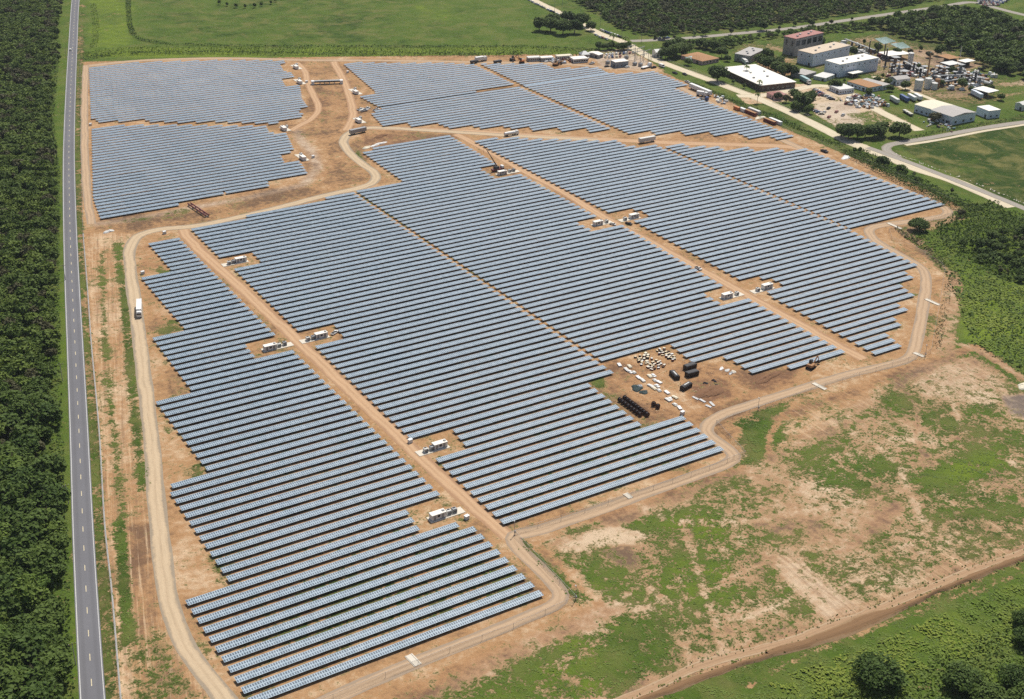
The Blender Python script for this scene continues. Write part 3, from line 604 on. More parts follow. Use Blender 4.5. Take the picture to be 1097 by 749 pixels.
indiv.sort(key=lambda r: math.hypot(.5 * (r[2] + r[3]), r[1]))
indiv = indiv[:300]; iset = set(indiv); rest = [r for r in ROWS if r not in iset]
print('ROWS', len(ROWS), {k: sum(1 for r in ROWS if r[0] == k) for k in BL}, 'individual', len(indiv))
rs = np.random.default_rng(5); count = {}
for r in sorted(indiv, key=lambda r: (r[0], r[1], r[2])):
    k, y, x0, x1 = r; same = [q for q in ROWS if q[0] == k and abs(q[1] - y) < .1]
    if same[0] is r or same[0] == r: count[k] = count.get(k, 0) + 1
    j = ordinal(count[k])
    if len(same) == 1: lab = f'solar panel row, {j} from the front of the {BNAME[k]}'
    else:
        side = ['left', 'right'][same.index(r)] if len(same) == 2 else ['left', 'middle', 'right'][same.index(r)]
        lab = f'{side} piece of the {j} solar row from the front, {BNAME[k]}'
    th = thing('solar_panel_row', lab, 'solar panels', (x0, y, 0), 0, 'rows of solar panels')
    V = deck_arrays(x0, x1, y, rs) - np.array([x0, y, 0]); link('panel_deck', boxes_mesh('panel_deck', V, [M_panel, M_steel], True), th)
    V = frame_boxes(x0, x1, y) - np.array([x0, y, 0]); link('support_frame', boxes_mesh('support_frame', V, [M_steel]), th)
if rest:
    V = np.concatenate([deck_arrays(r[2], r[3], r[1], rs) for r in rest]); Vf = np.concatenate([frame_boxes(r[2], r[3], r[1]) for r in rest])
    o = link('distant_solar_panels', boxes_mesh('distant_solar_panels', V, [M_panel, M_steel], True))
    tag(o, 'distant solar panel rows in the blocks beyond the wash and cross road', 'solar panels', kind='stuff')
    o = link('distant_panel_supports', boxes_mesh('distant_panel_supports', Vf, [M_steel])); tag(o, 'steel supports under the distant solar panel rows', 'supports', kind='stuff')
# ================================================================== vegetation
def foliage(name, c0, c1, c2, sc=.55):
    t = NT(name); p = t.obj(); n1 = t.noise(p, sc, 3, .6); r = t.orand()
    c = t.mix(t.step(n1, .35, .65), c0, c1)
    c = t.mix(t.math('MULTIPLY', r, .75), c, c2)
    t.base(c); t.rough(.7, .18)
    tr = t.n('ShaderNodeBsdfTranslucent'); t.l(c, tr.inputs[0]); mx = t.n('ShaderNodeMixShader'); mx.inputs[0].default_value = .22
    t.l(t.b.outputs[0], mx.inputs[1]); t.l(tr.outputs[0], mx.inputs[2]); t.l(mx.outputs[0], t.out.inputs[0]); return t.m
M_leaf = foliage('leaves_dark', (.030, .062, .012), (.080, .130, .024), (.110, .160, .032))
M_leaf2 = foliage('leaves_mid', (.055, .105, .018), (.12, .185, .032), (.15, .20, .038))
M_leaf3 = foliage('leaves_dry', (.055, .065, .024), (.090, .098, .042), (.10, .095, .045))
M_lime = foliage('creeper_lime', (.12, .185, .022), (.24, .285, .040), (.15, .21, .026), .04)
M_weed = foliage('weeds_green', (.055, .095, .018), (.11, .165, .030), (.08, .125, .024), .05)
M_weed2 = foliage('weeds_bright', (.085, .135, .024), (.16, .22, .04), (.12, .17, .03), .05)
M_bark = paint('bark', (.14, .105, .075), .9, .1)
def leaf_cloud(n, rx, ry, rz, zc, r, size=.75, lobes=7, up=.5, hollow=.35):
    """n leaf sprays spread through a lumpy crown volume"""
    L = r.normal(size=(lobes, 3)); L /= np.linalg.norm(L, axis=1)[:, None]; L[:, 2] = np.abs(L[:, 2]) * .8 - .1
    lc = L * np.array([rx, ry, rz]) * .55; lr = r.uniform(.38, .62, lobes)
    k = r.integers(0, lobes, n); d = r.normal(size=(n, 3)); d /= np.linalg.norm(d, axis=1)[:, None]
    rr = (hollow + (1 - hollow) * r.uniform(0, 1, n)) ** .6
    c = lc[k] + d * (lr[k] * rr)[:, None] * np.array([rx, ry, rz]); c[:, 2] += zc; c[:, 2] = np.maximum(c[:, 2], .3)
    nrm = d * .55 + r.normal(size=(n, 3)) * .5; nrm[:, 2] += up; nrm /= np.linalg.norm(nrm, axis=1)[:, None]
    a = np.cross(nrm, r.normal(size=(n, 3))); a /= np.linalg.norm(a, axis=1)[:, None] + 1e-9; b = np.cross(nrm, a)
    s = size * r.uniform(.55, 1.25, n)[:, None]; e = r.uniform(.55, .95, n)[:, None]
    return np.stack([c - a * s, c - b * s * e, c + a * s, c + b * s * e], 1)
def trunk_mesh(name, h, r, rad_, limbs=5, crown_r=3.0):
    mb = MB(); lean = r.normal(0, .04, 2) * h
    mb.tube((0, 0, -.2), (lean[0], lean[1], h * .55), rad_, rad_ * .62, 7, caps=False)
    for i in range(limbs):
        a = 2 * math.pi * i / limbs + r.uniform(-.4, .4); z0 = h * r.uniform(.32, .54)
        mb.tube((lean[0] * z0 / h, lean[1] * z0 / h, z0), (lean[0] + math.cos(a) * crown_r * .6, lean[1] + math.sin(a) * crown_r * .6, h * r.uniform(.62, .82)), rad_ * .42, rad_ * .12, 5, caps=False)
    return mb.mesh(name, M_bark)
TREES = {}
def tree_proto(key, h, cr, mat, n, size, seed, zc=.62, rz=.42, lobes=7):
    r = np.random.default_rng(seed)
    cm = quads_mesh('crown', leaf_cloud(n, cr, cr * r.uniform(.85, 1.1), h * rz, h * zc, r, size, lobes, up=.75), mat)
    TREES[key] = (trunk_mesh('trunk', h, r, .035 * h, 5, cr), cm)
for i in range(4): tree_proto('wood%d' % i, 8.5, 4.9, [M_leaf, M_leaf, M_leaf2, M_leaf][i], 1500, .62, 10 + i, .46, .50, 6 + i)
for i in range(3): tree_proto('round%d' % i, 9.0, 5.0, M_leaf, 2200, .52, 20 + i, .47, .50, 9)
tree_proto('small0', 5.0, 2.4, M_leaf2, 600, .42, 31, .46, .5, 5); tree_proto('small1', 5.5, 2.6, M_leaf3, 420, .42, 32, .46, .5, 6)
tree_proto('big0', 9.5, 8.2, M_leaf, 4200, .50, 41, .46, .5, 14); tree_proto('big1', 9.0, 7.0, M_leaf, 3400, .50, 42, .46, .5, 12)
tree_proto('dry0', 6.0, 3.4, M_leaf3, 800, .5, 51, .46, .5, 7)
def palm_proto():
    r = np.random.default_rng(3); mb = MB(); mb.tube((0, 0, -.2), (.2, .1, 6.4), .19, .13, 7); tm = mb.mesh('trunk', M_bark); Q = []
    for i in range(15):
        a = 2 * math.pi * i / 15 + r.uniform(-.15, .15); e = r.uniform(.1, .9); p = np.array([.2, .1, 6.4]); d = np.array([math.cos(a), math.sin(a), 0])
        for k in range(5):
            el = e - k * .42; q = p + (d * math.cos(el) + np.array([0, 0, math.sin(el)])) * .62; w = np.array([-d[1], d[0], 0]) * (.42 if k < 4 else .2)
            Q.append([p - w, p + w, q + w * .9, q - w * .9]); p = q
    TREES['palm'] = (tm, quads_mesh('crown', np.array(Q), M_leaf2))
palm_proto()
NTREE = [0]
def tree(key, x, y, label, group=None, s=1.0, cat='tree', name=None, sz=None):
    tm, cm = TREES[key]
    o = thing(name or ('palm_tree' if key == 'palm' else 'broadleaf_tree'), label, cat, (x, y, 0), random.uniform(0, 6.28), group)
    o.scale = (s, s, sz or s * random.uniform(.9, 1.1))
    link('trunk', tm, o); link('crown', cm, o); NTREE[0] += 1; return o
def inside(poly, pts):
    x, y = pts[:, 0], pts[:, 1]; ins = np.zeros(len(pts), bool)
    for a, b in zip(poly, np.roll(poly, -1, 0)):
        ins ^= ((a[1] > y) != (b[1] > y)) & (x < (b[0] - a[0]) * (y - a[1]) / (b[1] - a[1] + 1e-12) + a[0])
    return ins
def scatter(px, spacing, seed, world=False):
    poly = np.asarray(px) if world else GP(px); r = np.random.default_rng(seed); lo, hi = poly.min(0), poly.max(0)
    gx, gy = np.meshgrid(np.arange(lo[0], hi[0], spacing), np.arange(lo[1], hi[1], spacing)); gx[::2] += spacing / 2
    p = np.column_stack([gx.ravel(), gy.ravel()]) + r.uniform(-.38, .38, (gx.size, 2)) * spacing
    return p[inside(poly, p)]
# --- wood on the left: the nearest trees each by itself, the rest one mass
WOOD = [(-55, 800), (70, 800), (66, 700), (61, 600), (58, 520), (55, 420), (56, 330), (58, 250), (59, 190), (57, 160), (52, 128), (57, 90), (62, 40), (68, -10), (76, -60), (20, -60), (-40, 0), (-60, 300)]
pw = scatter(WOOD, 5.9, 1); pw = pw[np.random.default_rng(4).random(len(pw)) > .07]; dist = np.hypot(pw[:, 0], pw[:, 1])
d0 = np.dot(np.column_stack([pw, np.full(len(pw), 6 - CAMH)]), _fw); u0 = PW / 2 + FOC * np.dot(np.column_stack([pw, np.full(len(pw), 6 - CAMH)]), _rt) / d0; w0 = PH / 2 - FOC * np.dot(np.column_stack([pw, np.full(len(pw), 6 - CAMH)]), _up) / d0
vis = (u0 > -12) & (w0 < 765) & (w0 > -10); order = np.argsort(np.where(vis, dist, 1e6))
near = set(order[:128].tolist())
def mass(name, pts, scale_fn, label, mats=(M_leaf, M_leaf2, M_leaf3), probs=(.5, .36, .14), n=420, size=.75, seed=2, h=8.0, cr=4.6):
    r = np.random.default_rng(seed); me_q = [[] for _ in mats]
    protos = [leaf_cloud(n, cr, cr, h * .46, h * .52, np.random.default_rng(60 + i), size, 6) for i in range(8)]
    for x, y in pts:
        q = protos[r.integers(0, 8)]; s = scale_fn(r); a = r.uniform(0, 6.28); c, sn = math.cos(a), math.sin(a)
        R_ = np.array([[c, sn, 0], [-sn, c, 0], [0, 0, 1]]); Q = (q @ R_) * s; Q = Q + np.array([x, y, 0]); me_q[r.choice(len(mats), p=probs)].append(Q)
    V = [np.concatenate(m) for m in me_q if m]; M_ = [m for m, q in zip(mats, me_q) if q]
    me = quads_mesh(name, np.concatenate(V), M_[0])
    for m in M_[1:]: me.materials.append(m)
    me.polygons.foreach_set('material_index', np.repeat(np.arange(len(V)), [len(v) for v in V]).astype(np.int32)); me.update()
    o = link(name, me); tag(o, label, 'trees', kind='stuff'); return o
r_ = np.random.default_rng(9)
for i in sorted(near):
    k = r_.choice(6, p=[.3, .2, .14, .22, .08, .06]); key = ['wood0', 'wood1', 'wood2', 'wood3', 'round0', 'dry0'][k]
    tree(key, *pw[i], {0: 'dark leafy tree in the dense wood left of the highway', 1: 'dark leafy tree in the dense wood left of the highway', 2: 'lighter green leafy tree in the dense wood left of the highway', 3: 'dark leafy tree in the dense wood left of the highway', 4: 'dark leafy tree in the dense wood left of the highway', 5: 'dry brownish tree in the dense wood left of the highway'}[k], 'trees of the wood left of the highway', r_.uniform(.7, 1.45))
mass('woodland', pw[[i for i in range(len(pw)) if i not in near]], lambda r: r.uniform(.75, 1.25), 'far part of the dense green wood left of the highway', n=520, size=.72)
# undershrubs on the wood's edge
def low_cover(name, px, dens, label, mat, h=(.3, 1.4), size=(.3, .7), seed=3, cat='undergrowth', world=False, lump=.05, up=.8, thr=.0):
    poly = np.asarray(px) if world else GP(px); r = np.random.default_rng(seed); lo, hi = poly.min(0), poly.max(0)
    p = r.uniform(lo, hi, (int(dens * np.prod(hi - lo)), 2)); p = p[inside(poly, p)]
    return cover_pts(name, p, label, mat, h, size, seed, cat, lump, up, thr)
HWD = smooth_line(HW[::4], 2.0)
def lumpf(p, f, seed=0):
    r = np.random.default_rng(100 + seed); v = np.zeros(len(p))
    for i in range(9):
        a = r.uniform(0, 6.28); k = f * r.uniform(.6, 2.4); v += np.sin((p[:, 0] * math.cos(a) + p[:, 1] * math.sin(a)) * k * 6.28 + r.uniform(0, 6.28)) / (1 + .35 * i)
    return .5 + .5 * np.tanh(v * .9)
def cover_pts(name, p, label, mat, h, size, seed, cat='undergrowth', lump=.05, up=.8, thr=0.0):
    r = np.random.default_rng(seed); L = lumpf(p, lump, seed)
    if thr > 0: k = L > thr; p, L = p[k], L[k]
    hd = np.min(np.hypot(p[:, None, 0] - HWD[None, ::1, 0], p[:, None, 1] - HWD[None, ::1, 1]), 1); p, L = p[hd > 5.2], L[hd > 5.2]
    n = len(p); z = (h[0] + (h[1] - h[0]) * L) * r.uniform(.5, 1.0, n); c = np.column_stack([p, z])
    nrm = r.normal(size=(n, 3)) * .5; nrm[:, 2] += up * 1.3; nrm /= np.linalg.norm(nrm, axis=1)[:, None]
    a = np.cross(nrm, r.normal(size=(n, 3))); a /= np.linalg.norm(a, axis=1)[:, None]; b = np.cross(nrm, a); s = r.uniform(size[0], size[1], n)[:, None]
    o = link(name, quads_mesh(name, np.stack([c - a * s, c - b * s * .7, c + a * s, c + b * s * .7], 1), mat)); tag(o, label, cat, kind='stuff'); return o
low_cover('undergrowth', [(30, 800), (88, 770), (79, 660), (71, 540), (66, 420), (64, 300), (65, 190), (58, 128), (64, 60), (50, 60), (40, 200), (40, 500)], .8, 'low bushes along the edge of the wood beside the highway', M_weed, (.2, 2.2), (.4, .8), 4)
# weeds where the ground is green
idx = np.where((FX > 60) & (FX < 480) & (FY > 150) & (FY < 470) & (A['veg'] > .42))[0]; rr = np.random.default_rng(8)
pk = rr.choice(idx, 90000, p=A['veg'][idx] ** 2 / (A['veg'][idx] ** 2).sum()); pts = np.column_stack([FX[pk], FY[pk]]) + rr.uniform(-1.6, 1.6, (len(pk), 2))
cover_pts('weeds', pts, 'patchy green weeds on the rough bare field', M_weed2, (.02, .16), (.25, .55), 5, 'weeds', .06, 2.6, .42)
# crop strip and hedges on the meadow's south edge
def band(line, w, dens, seed, world=False):
    L = smooth_line(GP(line), 3); r = np.random.default_rng(seed); tn = np.gradient(L, axis=0); tn /= np.linalg.norm(tn, axis=1)[:, None]
    ln = np.linalg.norm(np.diff(L, axis=0), axis=1).sum(); n = int(ln * w * dens); i = r.integers(0, len(L), n)
    return L[i] + tn[i] * r.uniform(-2, 2, (n, 1)) + np.column_stack([tn[i, 1], -tn[i, 0]]) * r.uniform(-w / 2, w / 2, (n, 1))
def hedge(name, line, w, h, dens, label, mat, seed, size=(.35, .7), kind='stuff', lump=.08, cat='hedge'):
    return cover_pts(name, band(line, w, dens, seed), label, mat, (h * .45, h), size, seed, cat, lump, .5)
hedge('hedge', [(88, 64), (100, 62), (140, 58.5), (240, 58), (330, 59), (450, 59.5), (560, 59)], 7, 3.2, 1.3, 'dark hedge between the meadow and the solar site', M_leaf, 11, cat='hedge')
hedge('hedge', [(138, -15), (138, 15), (143, 37), (160, 45), (200, 48.5), (290, 50), (430, 50.5), (560, 51), (640, 54)], 5, 2.0, 1.1, 'dark hedge line curving across the meadow', M_leaf, 12, cat='hedge')
hedge('tall_grass', [(92, 60), (140, 54), (240, 54), (420, 55), (560, 55.5), (630, 57)], 22, 1.2, .35, 'bright green tall grass strip above the solar site', M_lime, 13, (.4, .9), cat='grass')
hedge('hedge', [(100, 5), (103, 30), (100, 52)], 6, 1.6, .5, 'loose shrub line beside the highway north of the site', M_leaf2, 14, cat='hedge')
hedge('hedge', [(1018, 297), (1012, 330), (1003, 372)], 4, 1.0, .8, 'thin weeds along the ditch outside the east fence', M_leaf3, 41, (.25, .5), cat='hedge', lump=.12)
# --- named clumps
def clump(lst, key, label, group, cat='tree'):
    for j, (x, y, s) in enumerate(lst):
        g = G(x, y); k = key if isinstance(key, str) else key[j % len(key)]; tree(k, g[0], g[1], label, group, s, cat)
RD = ['round0', 'round1', 'round2']
clump([(578, 33, 1.5), (590, 34, 1.7), (603, 37, 1.7), (615, 36, 1.6), (623, 29, 1.6), (633, 33, 1.1), (592, 27, 1.5), (608, 26, 1.6)], RD, 'dark spreading tree in the grove on the meadow', 'grove on the meadow')
clump([(641, 53, .8), (648, 54, .8), (655, 53, .9), (662, 54, .8), (668, 54, .9), (673, 53, .8)], RD, 'small dark tree between the site offices and meadow road', 'trees above the substation')
clump([(656, 51, 1.6), (669, 52, 1.6), (720, 55, 1.4)], 'palm', 'tall palm beside the cream dirt road', 'palms by the cream road')
clump([(713, 63, 1.3), (722, 62, 1.5), (730, 60, 1.5), (736, 58, 1.2), (718, 57, 1.4), (727, 54, 1.4)], RD, 'dark tree in the grove by the pink house', 'grove by the pink house')
clump([(737, 70, .8), (773, 62, 1.1), (766, 55, 1.1), (758, 53, 1.0), (750, 51, 1.0), (779, 66, .7)], RD, 'garden tree beside the pink house', 'garden trees by the pink house')
g = G(768, 87.5); tree('round1', g[0], g[1], 'big round dark tree between cream road and white roofed building', None, 1.75)
clump([(786, 90, .8), (806, 93, 1.0), (800, 88, 1.1), (797, 95, .9)], 'small0', 'small tree on the lawn before the white roofed building', 'lawn trees by the white roofed building')
clump([(813, 97, 1.15), (811, 111, 1.0), (799, 82, 1.2)], 'palm', 'palm beside the white roofed building', 'palms by the white roofed building')
clump([(814, 71, 1.4), (823, 75, 1.4), (832, 79, 1.4), (840, 83, 1.4), (847, 82, 1.3), (821, 66, 1.3), (835, 73, 1.2)], RD, 'dense dark tree behind the white roofed building', 'trees behind the white roofed building')
clump([(850, 106, 1.1), (858, 116, 1.6), (865, 113, 1.2), (870, 106, .8), (866, 122, .8), (852, 119, .9)], RD, 'dark tree at the edge of the car park', 'trees by the car park')
clump([(833, 107, 1.2), (842, 110, 1.1)], 'dry0', 'reddish brown tree beside the red roofed hut', 'reddish trees by the hut')
g = G(894, 96); tree('round0', g[0], g[1], 'round tree at the corner of the low blue building', None, 1.15)
clump([(901, 147, 1.3), (909, 149, 1.5), (918, 148.5, 1.4), (926, 148, 1.2), (936, 148, 1.3)], RD, 'dark tree in the row above the cream road bend', 'tree row above the cream road')
clump([(943, 146, 1.4), (963, 147, 1.55)], RD, 'round dark tree on the grass below the scrap yard', 'round trees below the scrap yard')
g = G(1001, 131); tree('dry0', g[0], g[1], 'grey brown tree against the blue warehouse wall', None, 1.6)
g = G(983, 247); tree('big1', g[0], g[1], 'lone dark tree at the inner corner of the perimeter road', None, .92)
g = G(1029, 232); tree('dry0', g[0], g[1], 'reddish bush tree at the east tip of the perimeter road', None, .9)
g = G(939, 731); tree('big0', g[0], g[1], 'largest dark tree standing alone beside the farm track', None, 1.0)
g = G(1029, 738); tree('big1', g[0], g[1], 'second dark tree right of the largest one by the farm track', None, .95)
clump([(1085, 735, .8), (1060, 757, .9), (1098, 690, .7), (1095, 668, .55), (1097, 760, .9), (975, 765, .6), (1010, 768, .7)], 'big1', 'shaded dark tree in the bottom right thicket', 'thicket trees below the farm track')
# thickets
pe = scatter([(1003, 250), (1030, 232), (1048, 222), (1105, 246), (1110, 310), (1068, 296), (1038, 268)], 6.5, 21)
for x, y in pe[:46]: tree(['small0', 'wood1', 'wood3', 'small1', 'round1'][r_.integers(0, 5)], x, y, 'bushy tree in the thicket east of the perimeter road', 'thicket east of the perimeter road', r_.uniform(.5, .85))
low_cover('scrub', [(1000, 246), (1030, 228), (1060, 217), (1120, 245), (1120, 306), (1075, 300), (1040, 280), (1012, 262)], 1.3, 'dark bushy scrub east of the perimeter road', M_leaf, (.4, 4.2), (.4, .9), 22, lump=.06, up=.4)
low_cover('scrub', [(963, 250), (1000, 246), (1040, 282), (1120, 306), (1120, 415), (1040, 368), (1028, 330), (1012, 292), (990, 270)], .5, 'green scrub and creepers beside the perimeter ditch', M_weed, (.1, 1.0), (.4, .9), 27)
low_cover('creepers', [(1020, 300), (1060, 296), (1120, 315), (1120, 410), (1045, 368), (1030, 340)], 1.1, 'lime green creepers covering the ground at the right edge', M_lime, (.1, .7), (.4, .9), 23, thr=.1, up=2.2)
low_cover('creepers', [(968, 254), (1000, 252), (1030, 275), (1015, 288), (990, 270)], 1.1, 'lime green creepers inside the perimeter road corner', M_lime, (.2, 1.2), (.4, .8), 24, thr=.35)
low_cover('scrub', [(800, 752), (880, 745), (960, 720), (1040, 690), (1110, 660), (1120, 800), (760, 800)], 1.3, 'dark green scrub below the farm track', M_leaf2, (.2, 1.8), (.35, .75), 25)
low_cover('creepers', [(820, 735), (870, 712), (930, 694), (1000, 662), (1110, 616), (1110, 690), (1000, 716), (880, 755)], 1.4, 'lime green creepers below the farm track', M_lime, (.1, .8), (.35, .75), 26, thr=.1, up=1.6)
hedge('weeds', [(640, 768), (690, 747), (755, 721), (820, 702), (901, 676), (960, 653), (1020, 628), (1110, 594)], 3.5, .6, .7, 'ragged weeds on the bank of the farm track', M_weed2, 43, (.25, .55), cat='weeds', lump=.1)
hedge('weeds', [(700, 730), (755, 706), (820, 688), (901, 661), (960, 639), (1020, 615), (1110, 581)], 3, .5, .45, 'ragged weeds along the upper edge of the farm track', M_weed2, 44, (.2, .5), cat='weeds', lump=.1)
# hedges along the cream road
hedge('hedge', [(742, 91), (770, 102.5), (800, 115), (840, 131), (875, 147), (900, 157)], 7, 2.0, 1.8, 'low green hedge between cream road and parked containers', M_weed, 27, cat='hedge')
hedge('hedge', [(912, 163), (945, 181), (975, 196), (1000, 208), (1022, 219), (1045, 226)], 17, 3.6, 2.2, 'dark shrub belt outside the north east perimeter road', M_leaf, 28, cat='hedge')
hedge('hedge', [(975, 148), (1010, 141), (1050, 134), (1110, 124)], 6, 1.6, .8, 'low green hedge above the paddock road', M_weed, 29, cat='hedge')
hedge('hedge', [(960, 245), (975, 256), (1000, 272), (1013, 284)], 3.5, 1.2, .9, 'grey green weeds along the bend of the perimeter ditch', M_leaf3, 30, cat='hedge')
for k, (x, y) in enumerate(band([(912, 160), (945, 176), (975, 190), (1005, 203), (1030, 214)], 8, .011, 31)):
    tree(['small0', 'small1', 'wood0'][k % 3], x, y, 'shrubby tree in the belt outside the perimeter road', 'shrubby trees outside the perimeter road', r_.uniform(.6, .95))
# far woods (one mass each)
def lowtrees(name, px, sp, label, s0, s1, seed, probs=(.45, .25, .3), n=150, size=1.15, **kw): mass(name, scatter(px, sp, seed), lambda r: r.uniform(s0, s1), label, probs=probs, n=n, size=size, seed=seed, **kw)
FARW = [(590, -12), (630, 10), (668, 33), (690, 39), (740, 36), (800, 30), (850, 25), (905, 17), (960, 9), (1000, 2), (1040, -8), (1000, -40), (560, -45)]
lowtrees('woodland', FARW, 6.2, 'low grey green scrub wood beyond the distant highway', .55, .95, 33, (.25, .30, .45), 110, 1.2)
lowtrees('woodland', [(708, 56), (740, 52), (775, 54), (800, 47), (840, 40), (930, 34), (935, 26), (870, 31), (800, 42), (745, 46), (712, 50)], 5.5, 'green bush strip between the distant highway and the works', .4, .8, 34, (.4, .5, .1), 110, 1.1)
NEW = [(930, 30), (960, 20), (1000, 15), (1030, 12), (1060, 18), (1100, 30), (1125, 50), (1125, 92), (1080, 82), (1045, 66), (1010, 48), (965, 40)]
pn = scatter(NEW, 9, 35); dn = np.hypot(pn[:, 0], pn[:, 1]); on = np.argsort(dn); nn_ = 18
for i in on[:nn_]: tree(['wood0', 'wood1', 'wood2', 'wood3'][r_.integers(0, 4)], *pn[i], 'dark tree on the near edge of the wood behind the works', 'near edge of the wood behind the works', r_.uniform(.9, 1.4))
mass('woodland', pn[on[nn_:]], lambda r: r.uniform(.9, 1.45), 'dense dark wood behind the industrial works', probs=(.7, .25, .05), n=200, size=1.1, seed=36)
clump([(236, 5, 1), (243, 7, .9), (252, 8.5, 1.1), (262, 9, .9), (272, 8.5, 1.1), (281, 7, 1), (290, 5, .9), (296, 2, 1)], 'small0', 'small dark tree in the ring at the top of the meadow', 'tree ring on the meadow')
clump([(1002, 17, 1.5)], 'round1', 'lone dark tree beside the distant highway', None)
for k, x in enumerate((702, 712, 722, 744, 756, 783, 800, 815, 835, 850, 868, 890, 912)): clump([(x, 43.5 - (x - 702) * .095 + (k % 3 - 1) * 1.2, .9 + .3 * (k % 2))], ['small0', 'wood1', 'small1'][k % 3], 'roadside tree along the distant highway', 'roadside trees along the distant highway')
print('TREES', NTREE[0])
# ================================================================== materials for built things
W_ = paint('white_paint', (.74, .74, .72), .5, .4); W2 = paint('off_white_panel', (.62, .62, .59), .6, .3, dirt=.35); CRM = paint('cream_paint', (.66, .60, .46), .6, .3, dirt=.35)
BLU = paint('pale_blue_cladding', (.62, .68, .76), .5, .3, dirt=.25); GRYW = paint('grey_concrete_wall', (.36, .34, .31), .85, .2, dirt=.45); GRY = paint('grey_metal', (.30, .31, .32), .5, .4, .2)
RED = paint('red_roof_metal', (.34, .14, .12), .6, .3, dirt=.3); RUST = paint('rusty_roof', (.36, .20, .10), .85, .2, dirt=.45); MRN = paint('maroon_container', (.16, .035, .035), .55, .4); ORG = paint('orange_machine', (.50, .17, .04), .5, .4)
BLK = paint('black_plastic', (.012, .012, .016), .45, .4, dirt=.05); DRK = paint('dark_steel', (.05, .05, .055), .6, .3); GLS = paint('dark_glass', (.02, .025, .03), .12, .6, dirt=.05); TYR = paint('tyre_rubber', (.02, .02, .02), .9, .1)
CON = paint('pale_concrete', (.62, .57, .48), .9, .15, dirt=.35); TAN = paint('pale_cardboard', (.62, .52, .36), .9, .1); NVY = paint('blue_trailer', (.05, .10, .26), .5, .4); TEAL = paint('teal_metal', (.30, .45, .46), .5, .4)
BRN = paint('brown_wood', (.10, .06, .045), .9, .1); GRN = paint('dark_green_tarp', (.03, .05, .05), .7, .2); PNK = paint('pink_wall', (.60, .38, .36), .8, .2); WROOF = paint('white_roof_coating', (.80, .77, .70), .8, .2, dirt=.4); SLV = paint('silver_car', (.45, .46, .47), .35, .5, .3)
LTR = paint('grey_sheet_roof', (.38, .36, .34), .7, .3, dirt=.5)
def box_thing(name, label, cat, px, dims, mat, rz=0.0, group=None, z=0.0, bev=.05):
    g = G(*px); o = MB().box(0, 0, 0, *dims, bev=bev).build(name, mat, None, (g[0], g[1], z), rz); tag(o, label, cat, group); return o
def dirpx(a, b): p, q = G(*a), G(*b); return math.atan2(q[1] - p[1], q[0] - p[0]), float(np.linalg.norm(q - p))

# ------------------------------------------------------------------ inverter stations
def station(n, shel, trs, where, flip=0):
    """shel: base centre of the shelter; trs: transformer base centres; all photo measures"""
    g = G(*shel); gt = [G(*t_) for t_ in trs]
    ang = math.pi / 2 * flip
    pts = np.array([g] + gt); c = pts.mean(0); lo, hi = pts.min(0), pts.max(0)
    if flip: sx, sy = 4.4, (hi[1] - lo[1]) + 7.5
    else: sx, sy = (hi[0] - lo[0]) + 7.5, 4.2
    pad = MB().box(0, 0, 0, sx, sy, .22, bev=.04).build('concrete_pad', CON, None, ((lo[0] + hi[0]) / 2, (lo[1] + hi[1]) / 2, 0)); tag(pad, f'pale concrete pad under the inverter shelter {where}', 'pad', 'inverter pads')
    s = thing('inverter_shelter', f'white box shelter on a concrete pad {where}', 'shelter', (g[0], g[1], .22), ang, 'inverter shelters')
    MB().box(0, 0, .12, 6.0, 2.5, 2.1, bev=.03).build('body', W_, s)
    MB().box(0, 0, 2.22, 6.2, 2.7, .18, bev=.05).build('roof', WROOF, s)
    MB().box(0, 0, 0, 5.8, 2.3, .12).build('plinth', GRY, s)
    for x in (-1.9, 1.5): MB().box(x, -1.27, .2, .95, .05, 1.85).build('door', GRY, s)
    MB().box(-.2, -1.28, 1.0, 1.1, .07, .9).build('louvre', DRK, s)
    MB().box(2.2, 0, 2.4, .9, .9, .35, bev=.05).build('roof_vent', GRY, s)
    for j, q in enumerate(gt):
        t = thing('transformer', ['white cabinet transformer', 'grey finned transformer'][j % 2] + f' beside the shelter {where}', 'transformer', (q[0], q[1], .22), ang, 'station transformers')
        MB().box(0, 0, 0, 1.7, 1.7, 1.75, bev=.06).build('tank', [W2, GRY][j % 2], t)
        f = MB()
        for k in range(6): f.box(-.7 + k * .28, -.98, .25, .08, .24, 1.2)
        f.build('radiator', GRY, t); MB().box(0, .2, 1.75, 1.0, .5, .22, bev=.04).build('lid', DRK, t)
ST = [((289.5, 374.5), [(299, 371.8), (305, 370)], 'left of the long dirt track above the middle', 0), ((344, 361.5), [(330, 365), (335.5, 363.5)], 'right of the long dirt track above the middle', 0),
      ((471, 479.5), [(456, 484.5), (462.5, 482.3)], 'right of the long dirt track below the middle', 0), ((469, 555), [(480.5, 551), (486.5, 549)], 'nearest the bottom of the photo', 0),
      ((258, 280.5), [(245.5, 283.5), (250, 282.3)], 'at the top of the long dirt track', 0), ((538, 187), [(546, 184.6), (550, 183.8)], 'beside the crane', 0),
      ((640.5, 241), [(649.5, 238.8)], 'on the upper left of the crane track', 0), ((679, 233.5), [(669.5, 236)], 'on the upper right of the crane track', 0),
      ((778.8, 319), [(789, 316.2)], 'on the lower left of the crane track', 0), ((821.5, 309), [(811.5, 312)], 'on the lower right of the crane track', 0),
      ((317, 73.5), [(318, 70.5)], 'highest beside the left channel road', 1), ((321, 89.5), [(321, 86)], 'level with the culvert on its left', 1),
      ((304, 139.5), [(307, 137)], 'between the two far left blocks', 1), ((324.5, 171), [(322.5, 167)], 'lowest beside the wash', 1), ((381, 100.5), [(380.5, 96.5)], 'right of the right channel road', 1), ((384, 131), [(386, 127.5)], 'above the cross road junction', 1)]
for i, a in enumerate(ST): station(i, *a)

